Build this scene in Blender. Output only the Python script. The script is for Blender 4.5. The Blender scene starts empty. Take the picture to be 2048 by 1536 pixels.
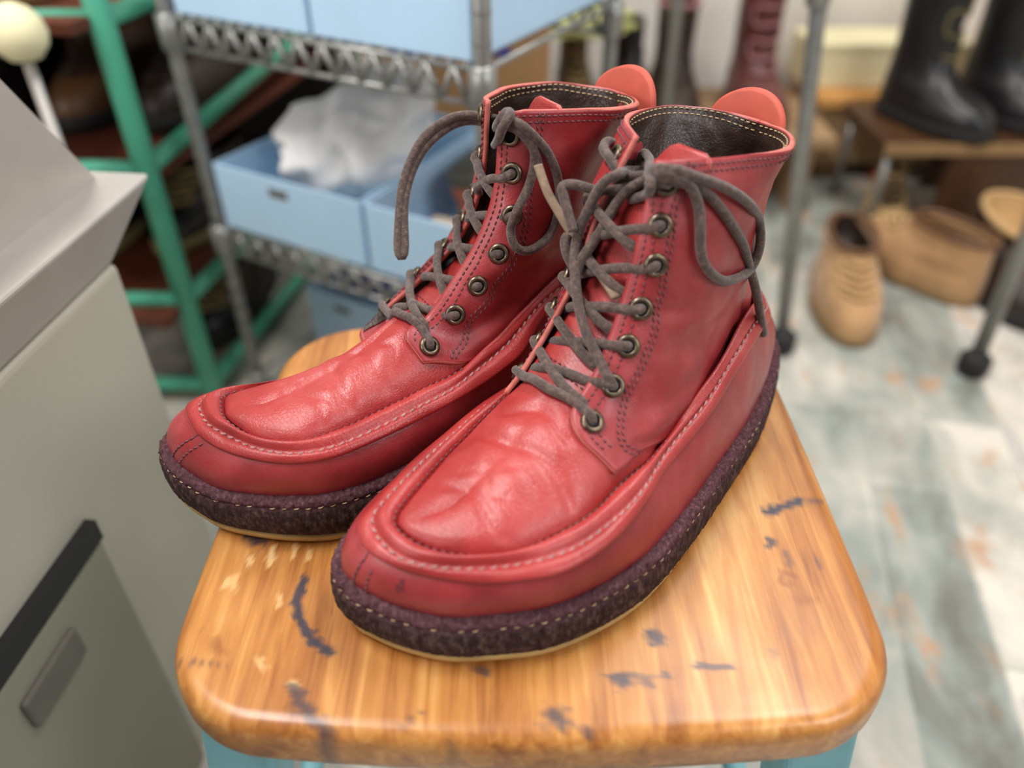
import bpy, bmesh, math, random
import numpy as np
from mathutils import Vector, noise as mnoise
from mathutils.bvhtree import BVHTree
sc = bpy.context.scene
COL = sc.collection
SEAT = 0.445            # height of the stool top
# ------------------------------------------------------------------ camera, world, lights, exposure
cam_d = bpy.data.cameras.new('camera'); cam = bpy.data.objects.new('camera', cam_d); COL.objects.link(cam)
cam.location = (0, 0, 0.76)
cam.rotation_euler = (math.radians(90 - 38), 0, 0)
cam_d.sensor_width = 36.0; cam_d.lens = 1560 / 2048 * 36.0
cam_d.clip_start = 0.02; cam_d.clip_end = 50
cam_d.dof.use_dof = True; cam_d.dof.focus_distance = 0.398; cam_d.dof.aperture_fstop = 3.1
sc.camera = cam
w = bpy.data.worlds.new('world'); sc.world = w; w.use_nodes = True
w.node_tree.nodes['Background'].inputs[0].default_value = (0.98, 0.985, 1.0, 1)
w.node_tree.nodes['Background'].inputs[1].default_value = 0.2
def area(name, loc, target, sx, sy, power, col=(1, 1, 1)):
    d = bpy.data.lights.new(name, 'AREA'); d.shape = 'RECTANGLE'; d.size = sx; d.size_y = sy; d.energy = power; d.color = col
    o = bpy.data.objects.new(name, d); COL.objects.link(o); o.location = loc
    o.rotation_euler = (Vector(target) - Vector(loc)).to_track_quat('-Z', 'Y').to_euler(); return o
area('ceiling_light', (-0.8, 0.2, 2.35), (-0.05, 0.33, 0.5), 1.1, 0.3, 38, (1, 0.98, 0.95))
area('ceiling_light', (0.8, 1.0, 2.6), (0.3, 0.9, 0.2), 1.4, 0.35, 36, (1, 0.98, 0.95))
area('window_light', (1.5, -0.9, 1.9), (0.1, 0.5, 0.5), 1.0, 0.7, 20, (0.96, 0.98, 1))
area('window_light', (-1.35, -0.6, 1.25), (-0.05, 0.28, 0.5), 0.45, 0.45, 9, (0.97, 0.98, 1))
sc.view_settings.view_transform = 'Standard'; sc.view_settings.look = 'None'
sc.view_settings.exposure = 0.0; sc.view_settings.gamma = 1.0; sc.view_settings.use_curve_mapping = False

# ------------------------------------------------------------------ helpers
def A(x): return np.array(x, float)
def resample(p, n, closed=False):
    p = A(p)
    if closed: p = np.vstack([p, p[:1]])
    s = np.r_[0, np.cumsum(np.linalg.norm(np.diff(p, axis=0), axis=1))]
    t = np.linspace(0, s[-1], n + 1)[:-1] if closed else np.linspace(0, s[-1], n)
    return np.stack([np.interp(t, s, p[:, k]) for k in range(p.shape[1])], 1)
def spline(p, n, closed=False, sub=12):
    """Catmull-Rom (centripetal) through p, resampled by arc length to n points"""
    p = A(p); m = len(p)
    if closed: q = np.vstack([p[-1:], p, p[:2]])
    else: q = np.vstack([2 * p[0] - p[1], p, 2 * p[-1] - p[-2]])
    out = []
    for i in range(len(q) - 3):
        P = q[i:i + 4]; T = [0]
        for k in range(3): T.append(T[-1] + max(np.linalg.norm(P[k + 1] - P[k]), 1e-9) ** 0.5)
        t = np.linspace(T[1], T[2], sub, endpoint=False)[:, None]
        A1 = (T[1] - t) / (T[1] - T[0]) * P[0] + (t - T[0]) / (T[1] - T[0]) * P[1]
        A2 = (T[2] - t) / (T[2] - T[1]) * P[1] + (t - T[1]) / (T[2] - T[1]) * P[2]
        A3 = (T[3] - t) / (T[3] - T[2]) * P[2] + (t - T[2]) / (T[3] - T[2]) * P[3]
        B1 = (T[2] - t) / (T[2] - T[0]) * A1 + (t - T[0]) / (T[2] - T[0]) * A2
        B2 = (T[3] - t) / (T[3] - T[1]) * A2 + (t - T[1]) / (T[3] - T[1]) * A3
        out.append((T[2] - t) / (T[2] - T[1]) * B1 + (t - T[1]) / (T[2] - T[1]) * B2)
    d = np.vstack(out)
    if not closed: d = np.vstack([d, p[-1:]])
    return resample(d, n, closed)
class MB:
    """collects vertices and faces into one mesh"""
    def __init__(s): s.v = []; s.f = []; s.m = []; s.n = 0; s.cur = 0
    def add(s, v, f):
        v = A(v).reshape(-1, 3); s.v.append(v)
        s.f += [tuple(int(i) + s.n for i in q) for q in f]; s.m += [s.cur] * len(f); s.n += len(v); return s
    def grid(s, P, cc=False, cr=False):
        R, C = P.shape[:2]; f = []
        for i in range(R if cr else R - 1):
            for j in range(C if cc else C - 1):
                a = i * C + j; b = i * C + (j + 1) % C; k = ((i + 1) % R) * C
                f.append((a, b, k + (j + 1) % C, k + j))
        return s.add(P, f)
    def box(s, c, d, rz=0, rot=None):
        v = A([(x, y, z) for x in (-.5, .5) for y in (-.5, .5) for z in (-.5, .5)]) * A(d)
        if rz: ca, sa = math.cos(rz), math.sin(rz); v = v @ A([[ca, sa, 0], [-sa, ca, 0], [0, 0, 1]])
        if rot is not None: v = v @ A(rot).T
        return s.add(v + A(c), [(0, 1, 3, 2), (4, 6, 7, 5), (0, 4, 5, 1), (2, 3, 7, 6), (0, 2, 6, 4), (1, 5, 7, 3)])
    def bar(s, a, b, wx, wy=None, up=(0, 0, 1)):
        a, b = A(a), A(b); d = b - a; L = np.linalg.norm(d); d = d / L; u = A(up)
        if abs(d @ u) > .95: u = A((1, 0, 0))
        x = np.cross(u, d); x /= np.linalg.norm(x); y = np.cross(d, x)
        return s.box((a + b) / 2, (wx, wy or wx, L), rot=np.stack([x, y, d], 1))
    def tube(s, p, r, k=10, caps=True, closed=False, flat=None):
        p = A(p); n = len(p); r = np.broadcast_to(A(r), (n,)) if np.ndim(r) < 2 else r
        t = np.gradient(p, axis=0) if not closed else np.roll(p, -1, 0) - np.roll(p, 1, 0)
        t /= np.linalg.norm(t, axis=1)[:, None] + 1e-12
        u = np.cross(t[0], (0, 0, 1.0)); 
        if np.linalg.norm(u) < .1: u = np.cross(t[0], (1.0, 0, 0))
        u /= np.linalg.norm(u); V = []; th = np.arange(k) * 2 * math.pi / k
        for i in range(n):
            u = u - t[i] * (u @ t[i]); u /= np.linalg.norm(u) + 1e-12; b = np.cross(t[i], u)
            V.append(p[i] + r[i] * (np.cos(th)[:, None] * u + (flat or 1) * np.sin(th)[:, None] * b))
        V = A(V); base = s.n; s.grid(V, cc=True, cr=closed)
        if caps and not closed:
            s.f += [tuple(base + i for i in range(k))[::-1], tuple(base + (n - 1) * k + i for i in range(k))]; s.m += [s.cur] * 2
        return s
    def lathe(s, prof, k=32, c=(0, 0, 0), axis=None, close=False):
        th = np.arange(k) * 2 * math.pi / k; P = A([[(r * math.cos(a), r * math.sin(a), z) for a in th] for r, z in prof])
        if axis is not None:
            n = A(axis) / np.linalg.norm(axis); x = np.cross((0.31, .77, .55), n); x /= np.linalg.norm(x); y = np.cross(n, x)
            P = P[..., :1] * x + P[..., 1:2] * y + P[..., 2:] * n
        return s.grid(P + A(c), cc=True, cr=close)
    def build(s, name, mat=None, parent=None, smooth=True, loc=None, scale=1.0, bevel=0, sub=0, weld=0, auto=None, attrs=None):
        me = bpy.data.meshes.new(name); v = np.vstack(s.v) * scale
        me.from_pydata(v.tolist(), [], s.f)
        if attrs:
            for an, av in attrs.items(): me.attributes.new(an, 'FLOAT', 'POINT').data.foreach_set('value', A(av).astype(np.float32))
        mats = mat if isinstance(mat, (list, tuple)) else [mat]
        for m in mats: me.materials.append(m)
        if len(mats) > 1: me.polygons.foreach_set('material_index', s.m)
        bm = bmesh.new(); bm.from_mesh(me)
        if weld: bmesh.ops.remove_doubles(bm, verts=bm.verts, dist=weld)
        bmesh.ops.recalc_face_normals(bm, faces=bm.faces); bm.to_mesh(me); bm.free()
        if smooth: me.polygons.foreach_set('use_smooth', [True] * len(me.polygons))
        o = bpy.data.objects.new(name, me); COL.objects.link(o)
        if parent is not None: o.parent = parent
        if loc is not None: o.location = loc
        if bevel:
            b = o.modifiers.new('bevel', 'BEVEL'); b.width = bevel; b.segments = 3; b.limit_method = 'ANGLE'; b.angle_limit = math.radians(35)
        if sub: b = o.modifiers.new('sub', 'SUBSURF'); b.levels = b.render_levels = sub
        if auto: me.set_sharp_from_angle(angle=math.radians(auto))
        return o
def empty(name, loc, rz=0):
    o = bpy.data.objects.new(name, None); COL.objects.link(o); o.location = loc; o.rotation_euler = (0, 0, rz); o.empty_display_size = .05; return o
def tag(o, label, cat, group=None, kind=None):
    if label: o['label'] = label
    if cat: o['category'] = cat
    if group: o['group'] = group
    if kind: o['kind'] = kind
    return o
def structure(o): o['kind'] = 'structure'; return o
def copy_tree(o, parent=None):
    c = o.copy(); COL.objects.link(c)
    if parent is not None: c.parent = parent
    for ch in list(o.children): copy_tree(ch, c)
    return c

# ------------------------------------------------------------------ materials
def sr(*c): return tuple(((x / 255) / 12.92 if x / 255 <= .04045 else ((x / 255 + .055) / 1.055) ** 2.4) for x in c) + (1.0,)
class NT:
    def __init__(s, name):
        s.mat = bpy.data.materials.new(name); s.mat.use_nodes = True; s.t = s.mat.node_tree; s.b = s.t.nodes['Principled BSDF']
    def node(s, typ, **kw):
        n = s.t.nodes.new(typ)
        for k, v in kw.items():
            if k.startswith('i_'): 
                key = k[2:]; key = int(key) if key.isdigit() else key.replace('_', ' '); n.inputs[key].default_value = v
            else: setattr(n, k, v)
        return n
    def link(s, a, b): s.t.links.new(a, b)
    def coord(s, kind='Object', scale=(1, 1, 1), rot=(0, 0, 0)):
        c = s.node('ShaderNodeTexCoord'); m = s.node('ShaderNodeMapping'); m.inputs['Scale'].default_value = scale; m.inputs['Rotation'].default_value = rot
        s.link(c.outputs[kind], m.inputs[0]); return m.outputs[0]
    def noise(s, vec, scale, detail=4, rough=.55, dist=0):
        n = s.node('ShaderNodeTexNoise'); s.link(vec, n.inputs['Vector']); n.inputs['Scale'].default_value = scale; n.inputs['Detail'].default_value = detail
        n.inputs['Roughness'].default_value = rough; n.inputs['Distortion'].default_value = dist; return n.outputs['Fac']
    def voro(s, vec, scale, feature='F1', out='Distance'):
        n = s.node('ShaderNodeTexVoronoi', feature=feature); s.link(vec, n.inputs['Vector']); n.inputs['Scale'].default_value = scale; return n.outputs[out]
    def ramp(s, fac, stops, interp='LINEAR'):
        n = s.node('ShaderNodeValToRGB'); s.link(fac, n.inputs[0]); e = n.color_ramp.elements; n.color_ramp.interpolation = interp
        while len(e) < len(stops): e.new(.5)
        for i, (p, c) in enumerate(stops): e[i].position = p; e[i].color = c if len(c) == 4 else tuple(c) + (1,)
        return n.outputs[0]
    def mix(s, fac, a, b, mode='MIX'):
        n = s.node('ShaderNodeMix', data_type='RGBA', blend_type=mode)
        for k, x in ((0, fac), (6, a), (7, b)):
            if hasattr(x, 'is_linked') or hasattr(x, 'links'): s.link(x, n.inputs[k])
            else: n.inputs[k].default_value = x
        return n.outputs[2]
    def math(s, op, a, b=0.0, clamp=False):
        n = s.node('ShaderNodeMath', operation=op, use_clamp=clamp)
        for k, x in ((0, a), (1, b)):
            if hasattr(x, 'links'): s.link(x, n.inputs[k])
            else: n.inputs[k].default_value = x
        return n.outputs[0]
    def attr(s, name): n = s.node('ShaderNodeAttribute'); n.attribute_name = name; return n.outputs['Fac']
    def bump(s, h, strength=.3, dist=.001, prev=None):
        n = s.node('ShaderNodeBump'); s.link(h, n.inputs['Height']); n.inputs['Strength'].default_value = strength; n.inputs['Distance'].default_value = dist
        if prev is not None: s.link(prev, n.inputs['Normal'])
        return n.outputs[0]
    def out(s, color=None, rough=None, normal=None, metal=0, coat=0, coat_rough=.2, sheen=0, spec=None, trans=0, emit=None, estr=0):
        I = s.b.inputs
        for key, x in (('Base Color', color), ('Roughness', rough), ('Normal', normal), ('Specular IOR Level', spec)):
            if x is None: continue
            if hasattr(x, 'links'): s.link(x, I[key])
            else: I[key].default_value = x
        I['Metallic'].default_value = metal; I['Coat Weight'].default_value = coat; I['Coat Roughness'].default_value = coat_rough
        I['Sheen Weight'].default_value = sheen; I['Transmission Weight'].default_value = trans
        if emit: I['Emission Color'].default_value = emit; I['Emission Strength'].default_value = estr
        return s.mat
def plain(name, c, rough=.5, metal=0, var=.12, scale=30, bump=0, coat=0, sheen=0):
    """one colour with a little wear in it"""
    n = NT(name); v = n.coord(); f = n.noise(v, scale, 5)
    dark = tuple(x * (1 - var) for x in c[:3]) + (1,); lite = tuple(min(1, x * (1 + var)) for x in c[:3]) + (1,)
    nr = n.bump(n.noise(v, scale * 8, 3), .4, bump) if bump else None
    return n.out(n.ramp(f, [(.3, dark), (.7, lite)]), rough, nr, metal=metal, coat=coat, sheen=sheen)
def leather(name, c1, c2, c3, rough=.42, grain=900, gs=.18):
    n = NT(name); v = n.coord(); big = n.noise(v, 22, 5, .6); fine = n.noise(v, 260, 4, .6)
    col = n.ramp(big, [(.28, c1), (.5, c2), (.74, c3)])
    col = n.mix(n.math('MULTIPLY', fine, .22), col, n.mix(.5, c1, (0.02, 0.003, 0.004, 1)))
    vr = n.voro(v, grain); h = n.math('ADD', n.math('MULTIPLY', vr, .5), n.math('MULTIPLY', n.noise(v, 420, 5, .65), .9))
    cr = n.node('ShaderNodeTexVoronoi', feature='DISTANCE_TO_EDGE'); n.link(n.coord(scale=(1, .6, 1)), cr.inputs['Vector']); cr.inputs['Scale'].default_value = 520
    h = n.math('ADD', h, n.math('MULTIPLY', n.ramp(cr.outputs[0], [(.0, (0, 0, 0)), (.12, (1, 1, 1))]), n.math('MULTIPLY', n.noise(v, 30, 3), .55)))
    nr = n.bump(h, gs, .0006); nr = n.bump(n.noise(v, 60, 3), .12, .003, nr)
    rg = n.ramp(n.noise(v, 40, 4), [(.3, (rough - .09,) * 3), (.7, (rough + .09,) * 3)])
    return n.out(col, rg, nr, coat=.12, coat_rough=.3, spec=.5)
M = {}
M['leather'] = leather('red_leather', sr(128, 31, 35), sr(160, 49, 52), sr(184, 80, 82))
M['leather_vamp'] = leather('red_vamp_leather', sr(144, 33, 33), sr(172, 51, 49), sr(192, 82, 79), .38, 1100, .3)
M['edge'] = plain('raw_leather_edge', sr(196, 108, 96), .8, var=.2, scale=200)
M['orange'] = plain('orange_red_leather', sr(188, 82, 64), .65, var=.12, scale=60)
M['lining'] = leather('dark_brown_lining', sr(36, 25, 21), sr(60, 44, 36), sr(96, 74, 60), .36, 700, .4)
M['thread'] = plain('plum_thread', sr(112, 66, 70), .6, var=.3, scale=300)
M['thread_light'] = plain('pale_pink_thread', sr(166, 116, 112), .65, var=.25, scale=300)
M['thread_tan'] = plain('tan_thread', sr(188, 158, 120), .7, var=.2, scale=300)
M['thread_dark'] = plain('dark_plum_thread', sr(92, 38, 44), .6, var=.3, scale=300)
M['lace'] = (lambda n: n.out(n.ramp(n.noise(n.coord(scale=(1, 1, 1)), 380, 5, .7), [(.3, sr(50, 37, 33)), (.52, sr(84, 66, 59)), (.75, sr(122, 100, 90))]), .85,
                             n.bump(n.noise(n.coord(), 1300, 3), .6, .0008), sheen=.3))(NT('brown_suede_lace'))
M['lace_tip'] = plain('tan_lace_end', sr(134, 112, 92), .8, var=.2, scale=300)
M['brass'] = plain('aged_brass', sr(116, 102, 86), .36, 1, .4, 300)
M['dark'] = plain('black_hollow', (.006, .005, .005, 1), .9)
def crepe():
    n = NT('purple_brown_crepe'); v = n.coord(scale=(1, 1, .55)); f = n.noise(v, 500, 6, .7); hz = n.attr('band')
    up = n.ramp(f, [(.3, sr(66, 40, 46)), (.55, sr(110, 74, 80)), (.78, sr(154, 120, 124))])
    lo = n.ramp(n.noise(v, 320, 6, .7), [(.28, sr(34, 26, 28)), (.5, sr(70, 50, 50)), (.72, sr(122, 98, 90))])
    h = n.math('ADD', f, n.math('MULTIPLY', n.voro(v, 420), .8))
    return n.out(n.mix(hz, lo, up), .85, n.bump(h, .9, .0018), spec=.15)
M['crepe'] = crepe()
M['tan_crepe'] = plain('tan_gum_rubber', sr(196, 160, 98), .7, var=.15, scale=120, bump=.0005)

# ------------------------------------------------------------------ setting
def floor_mat():
    n = NT('slate_look_vinyl'); v = n.coord(rot=(0, 0, math.radians(12)))
    br = n.node('ShaderNodeTexBrick', offset=.37); n.link(v, br.inputs[0]); I = br.inputs
    rot = n.node('ShaderNodeMapping'); rot.inputs['Rotation'].default_value = (0, 0, math.pi / 2); n.link(v, rot.inputs[0]); n.link(rot.outputs[0], br.inputs[0])
    I['Color1'].default_value = (.0, .0, .0, 1); I['Color2'].default_value = (1, 1, 1, 1); I['Mortar'].default_value = (.4, .4, .4, 1)
    I['Scale'].default_value = 1; I['Mortar Size'].default_value = .002; I['Brick Width'].default_value = .42; I['Row Height'].default_value = .105; I['Bias'].default_value = 0
    pm = n.node('ShaderNodeMapping'); pm.inputs['Scale'].default_value = (1.5, .8, 1); n.link(v, pm.inputs[0])
    base = n.ramp(n.math('ADD', n.math('MULTIPLY', br.outputs[0], .3), n.math('MULTIPLY', n.noise(pm.outputs[0], 7, 6, .6, .5), .75)),
                  [(.3, sr(112, 112, 104)), (.42, sr(150, 156, 148)), (.54, sr(182, 180, 170)), (.66, sr(222, 214, 202)), (.8, sr(168, 166, 162))])
    rust = n.ramp(n.noise(pm.outputs[0], 11, 5, .65, .3), [(.56, (0, 0, 0)), (.68, (1, 1, 1))])
    base = n.mix(n.math('MULTIPLY', rust, .75), base, sr(188, 142, 104))
    drk = n.ramp(n.noise(pm.outputs[0], 6, 4, .6), [(.58, (0, 0, 0)), (.72, (1, 1, 1))])
    base = n.mix(n.math('MULTIPLY', drk, .5), base, sr(122, 116, 110))
    return n.out(base, .45, n.bump(n.noise(v, 60, 4), .1, .002))
M['floor'] = floor_mat()
structure(MB().box((.3, 1.4, -.05), (5.2, 5.2, .1)).build('floor', M['floor'], smooth=False))
# ------------------------------------------------------------------ wooden stool
def wood():
    n = NT('honey_pine'); v = n.coord(scale=(1, .07, 1)); v2 = n.coord()
    g = n.noise(v, 120, 5, .6, .6); big = n.noise(n.coord(scale=(1, .45, 1)), 14, 4, .6)
    c = n.ramp(n.math('ADD', n.math('MULTIPLY', g, .55), n.math('MULTIPLY', big, .5)), [(.32, sr(112, 62, 24)), (.45, sr(160, 98, 42)), (.57, sr(192, 130, 64)), (.7, sr(218, 166, 98))])
    st = n.ramp(n.noise(n.coord(scale=(1, .25, 1)), 420, 3), [(.66, (0, 0, 0)), (.76, (1, 1, 1))])
    c = n.mix(n.math('MULTIPLY', st, .3), c, sr(108, 60, 22))
    ink = n.attr('ink'); edge = n.attr('wear')
    c = n.mix(edge, c, sr(236, 196, 136)); c = n.mix(n.attr('stain'), c, sr(128, 66, 22)); c = n.mix(ink, c, sr(52, 50, 62))
    return n.out(c, n.ramp(n.noise(v2, 30, 4), [(.3, (.3,) * 3), (.7, (.45,) * 3)]), n.bump(g, .12, .0006), coat=.25, coat_rough=.25)
M['wood'] = wood(); M['teal'] = plain('teal_painted_steel', sr(120, 176, 184), .5, var=.1)
stool = tag(empty('stool', (.0085, .318, 0)), 'honey-coloured wooden stool top with dark ink marks, carrying the red boots', 'stool')
def make_seat():
    # rounded square outline from the middle outwards, in stool coordinates
    Wl, Wr, Yn, Yf = -.1665, .167, -.150, .156; TH = .034
    N = 330; out = []
    def corner(cx, cy, r, a0, a1, k): return [(cx + r * math.cos(math.radians(a)), cy + r * math.sin(math.radians(a))) for a in np.linspace(a0, a1, k)]
    rn, rf = .052, .055
    pts = corner(Wr - rn, Yn + rn, rn, -80, -5, 14) + [(Wr + .001, .0)] + corner(Wr - rf, Yf - rf, rf, 4, 84, 14) + [(0, Yf + .001)] + corner(Wl + rf, Yf - rf, rf, 96, 176, 14) + [(Wl - .001, 0)] + corner(Wl + rn, Yn + rn, rn, 185, 260, 14) + [(0, Yn - .006)]
    out = spline(np.c_[A(pts), np.zeros(len(pts))], N, True, 6)
    nn = outward_xy(out); rings = []
    for f in np.linspace(0, 1, 150)[:-1]: rings.append((out - nn * .009) * f + A((0, 0, 0)))
    for o, z in ((-.009, 0), (-.006, -.0004), (-.0035, -.0016), (-.0015, -.0036), (-.0003, -.007), (0, -.011), (0, -.020), (-.001, -.025), (-.0025, -.029), (-.005, -.0325), (-.009, -TH)): rings.append(out + nn * o + A((0, 0, z)))
    G = A(rings); mb = MB().grid(G[1:], cc=True); R = len(G) - 1
    c = mb.n; mb.add([(0, 0, 0)], []); mb.f += [(c, (i + 1) % N, i) for i in range(N)]; mb.m += [0] * N
    mb.f.append(tuple((R - 1) * N + i for i in range(N))); mb.m.append(0)
    V = np.vstack(mb.v); ink = np.zeros(len(V)); wear = np.zeros(len(V)); stain = np.zeros(len(V))
    def mark(arr, p, wd, amt):
        p = A(p)
        for a, b in zip(p[:-1], p[1:]):
            d = b - a; t = np.clip(((V[:, :2] - a) @ d) / (d @ d + 1e-12), 0, 1); q = np.linalg.norm(V[:, :2] - a - t[:, None] * d, axis=1)
            jit = A([nz3(x, 260) for x in V[(q < wd * 2.5)]]) if (q < wd * 2.5).any() else 0
            m = q < wd * 2.5; qq = q.copy(); qq[m] = q[m] * (1 + .9 * jit)
            arr[:] = np.maximum(arr, amt * np.clip(1.6 - qq / wd * 1.1, 0, 1))
    for p, wd, a in INK: mark(ink, p, wd, a)
    for p, wd, a in WEAR: mark(wear, p, wd, a)
    for p, wd, a in STAIN: mark(stain, p, wd, a)
    return mb.build('seat', M['wood'], stool, loc=(0, 0, SEAT), attrs={'ink': ink, 'wear': wear, 'stain': stain})
def nz3(p, s): return mnoise.noise(Vector((p[0] * s, p[1] * s, 0)))
def outward_xy(P):
    t = np.roll(P, -1, 0) - np.roll(P, 1, 0); n = np.stack([t[:, 1], -t[:, 0], 0 * t[:, 0]], 1); return n / np.linalg.norm(n, axis=1)[:, None]
INK = [ ([(-0.1117, -0.0728), (-0.1131, -0.0847), (-0.1084, -0.0975), (-0.1007, -0.1069), (-0.0914, -0.1134)], 0.0022, 0.95), ([(-0.104, -0.1307), (-0.0998, -0.1377), (-0.0931, -0.1445), (-0.0857, -0.15)], 0.0026, 0.8), ([(0.1291, -0.0279), (0.1407, -0.0231), (0.1499, -0.0198)], 0.0026, 1), ([(0.1511, -0.0201), (0.161, -0.0194)], 0.0013, 0.6), ([(0.1264, -0.0465), (0.1259, -0.0505)], 0.002, 0.9), ([(0.0557, -0.1037), (0.0595, -0.1064)], 0.003, 0.9), ([(0.0391, -0.1276), (0.0426, -0.1259)], 0.0032, 0.9), ([(0.045, -0.1247), (0.0524, -0.1276)], 0.0022, 0.6), ([(0.0748, -0.1197), (0.0824, -0.1207), (0.0903, -0.1205)], 0.0016, 0.8), ([(0.0094, -0.1434), (0.0118, -0.1456)], 0.004, 0.85), ([(0.0217, -0.1495), (0.0233, -0.1504)], 0.0018, 0.8), ([(-0.0239, -0.1222), (-0.0205, -0.1227)], 0.0022, 0.7), ([(0.1345, 0.0305), (0.1358, 0.0288)], 0.002, 0.9), ([(-0.1605, -0.1177), (-0.1373, -0.1197)], 0.0007, 0.6), ([(-0.1653, -0.1002), (-0.1587, -0.0988)], 0.001, 0.4), ([(-0.0516, -0.1456), (-0.0466, -0.1422)], 0.0006, 0.5), ([(-0.0574, -0.1504), (-0.0525, -0.1469)], 0.0006, 0.5), ([(-0.1462, -0.0438), (-0.1414, -0.0472)], 0.004, 0.9), ([(0.0594, -0.1247), (0.0607, -0.1251)], 0.0016, 0.7), ([(0.0501, -0.1283), (0.052, -0.13)], 0.0018, 0.7), ([(0.1105, -0.1121), (0.1112, -0.1152)], 0.0016, 0.4), ([(0.1318, -0.0555), (0.1325, -0.0619)], 0.0018, 0.5), ([(0.1462, -0.0587), (0.1468, -0.0651)], 0.0012, 0.5), ([(-0.0342, -0.1542), (-0.0331, -0.1551)], 0.0018, 0.4) ]
WEAR = [ ([(-0.1324, -0.0522), (-0.1309, -0.0635)], 0.0016, 0.7), ([(-0.1215, -0.0818), (-0.1208, -0.089)], 0.0012, 0.5), ([(-0.1423, -0.0587), (-0.1415, -0.0635)], 0.0016, 0.6), ([(-0.1468, -0.0698), (-0.1452, -0.0774)], 0.0016, 0.5), ([(-0.1211, -0.0505), (-0.1202, -0.0571)], 0.0012, 0.6), ([(-0.1126, -0.0538), (-0.1122, -0.0597)], 0.0012, 0.5), ([(-0.1223, -0.1172), (-0.1209, -0.121)], 0.0016, 0.5), ([(-0.1497, -0.0728), (-0.1496, -0.0759)], 0.0016, 0.6), ([(-0.1051, -0.1283), (-0.1032, -0.13)], 0.0016, 0.6) ]
STAIN = [ ([(0.1274, -0.0759), (0.1245, -0.0728), (0.1283, -0.0682), (0.1328, -0.0698)], 0.0016, 0.6), ([(0.131, -0.0847), (0.1382, -0.0847)], 0.0025, 0.35), ([(-0.1449, -0.1095), (-0.143, -0.1113)], 0.003, 0.5) ]

make_seat()
mb = MB()
for a, b in (((-.12, -.11), (.12, -.11)), ((.12, -.11), (.12, .12)), ((.12, .12), (-.12, .12)), ((-.12, .12), (-.12, -.11))): mb.bar((a[0], a[1], SEAT - .042), (b[0], b[1], SEAT - .042), .02, .03)
mb.build('apron_frame', M['teal'], stool, smooth=False, bevel=.002)
for sx in (-1, 1):
    for sy in (-1, 1):
        mb = MB(); top = A((sx * .139, .003 + sy * .113, SEAT - .031)); bot = A((sx * .178, .003 + sy * .150, .012))
        mb.bar(bot, top, .034, .034, up=(0, 1, 0)); lg = mb.build('leg', M['teal'], stool, smooth=False, bevel=.004)
        MB().lathe([(.0, 0), (.022, 0), (.022, .012), (.018, .018), (0, .018)], 20, (bot[0], bot[1], 0)).build('foot_cap', M['dark'], lg)
for s, ax in ((-1, 0), (1, 0), (-1, 1), (1, 1)):
    z = .16; k = .162 if True else 0
    a, b = ((s * k, .003 - .136, z), (s * k, .003 + .136, z)) if ax == 0 else ((-k, .003 + s * .136, z), (k, .003 + s * .136, z))
    MB().tube([a, b], .009, 12).build('stretcher', M['teal'], stool)

# ------------------------------------------------------------------ the red boots (millimetres; x heel to toe, y to the side nearer the stool's right edge, z up)
def nrm(a): return a / (np.linalg.norm(a, axis=-1, keepdims=True) + 1e-12)
def halves(vis, far, nv, nf):
    a = spline(vis, nv); b = spline([vis[-1]] + list(far) + [vis[0]], nf)
    return np.vstack([a[:-1], b[:-1]])
def outward(P):
    t = np.roll(P, -1, 0) - np.roll(P, 1, 0); n = np.stack([t[:, 1], -t[:, 0], 0 * t[:, 0]], 1); n = nrm(n)
    c = P.mean(0)
    if ((P - c) * n).sum() < 0: n = -n
    return n
def grid_normals(P, cc=False):
    du = np.gradient(P, axis=1) if not cc else np.roll(P, -1, 1) - np.roll(P, 1, 1)
    dv = np.gradient(P, axis=0); return nrm(np.cross(du, dv))
def bvh(P, cc=False):
    R, C = P.shape[:2]; m = MB().grid(P, cc); return BVHTree.FromPolygons([tuple(x) for x in P.reshape(-1, 3)], m.f)
def snap(tree, pts, off=0, ref=None):
    """nearest points on a surface, lifted by off to the side away from ref"""
    out = []; N = []
    for p in pts:
        c, n, i, d = tree.find_nearest(Vector(p)); n = A(n)
        if ref is not None and n @ (A(c) - (A(ref) if c[0] < 112 or ref[2] < 100 else A((c[0] - 35, ref[1], min(ref[2], c[2] - 30))))) < 0: n = -n
        out.append(A(c) + n * off); N.append(n)
    return A(out), A(N)
def stitches(mb, path, N, L=3.0, gap=1.2, r=.45, slant=0, lift=.2, worn=0):
    """a row of separate thread stitches along a path lying on a surface"""
    path = A(path); s = np.r_[0, np.cumsum(np.linalg.norm(np.diff(path, axis=0), axis=1))]; n = int(s[-1] / (L + gap))
    rnd = random.Random(7)
    for i in range(n):
        if rnd.random() < worn: continue
        t = np.linspace(i * (L + gap), i * (L + gap) + L, 5)
        p = np.stack([np.interp(t, s, path[:, k]) for k in range(3)], 1); nn = nrm(np.stack([np.interp(t, s, N[:, k]) for k in range(3)], 1))
        side = np.cross(nn, np.gradient(p, axis=0)); side = nrm(side)
        p = p + nn * (lift + r * A([-.9, .3, .6, .3, -.9]))[:, None] + side * (slant * np.linspace(-.5, .5, 5))[:, None]
        mb.tube(p, r * A([.55, 1, 1.05, 1, .55]), 6)
def nz(p, s, seed=0): return mnoise.noise(Vector((p[0] * s + seed, p[1] * s, p[2] * s)))
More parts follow.
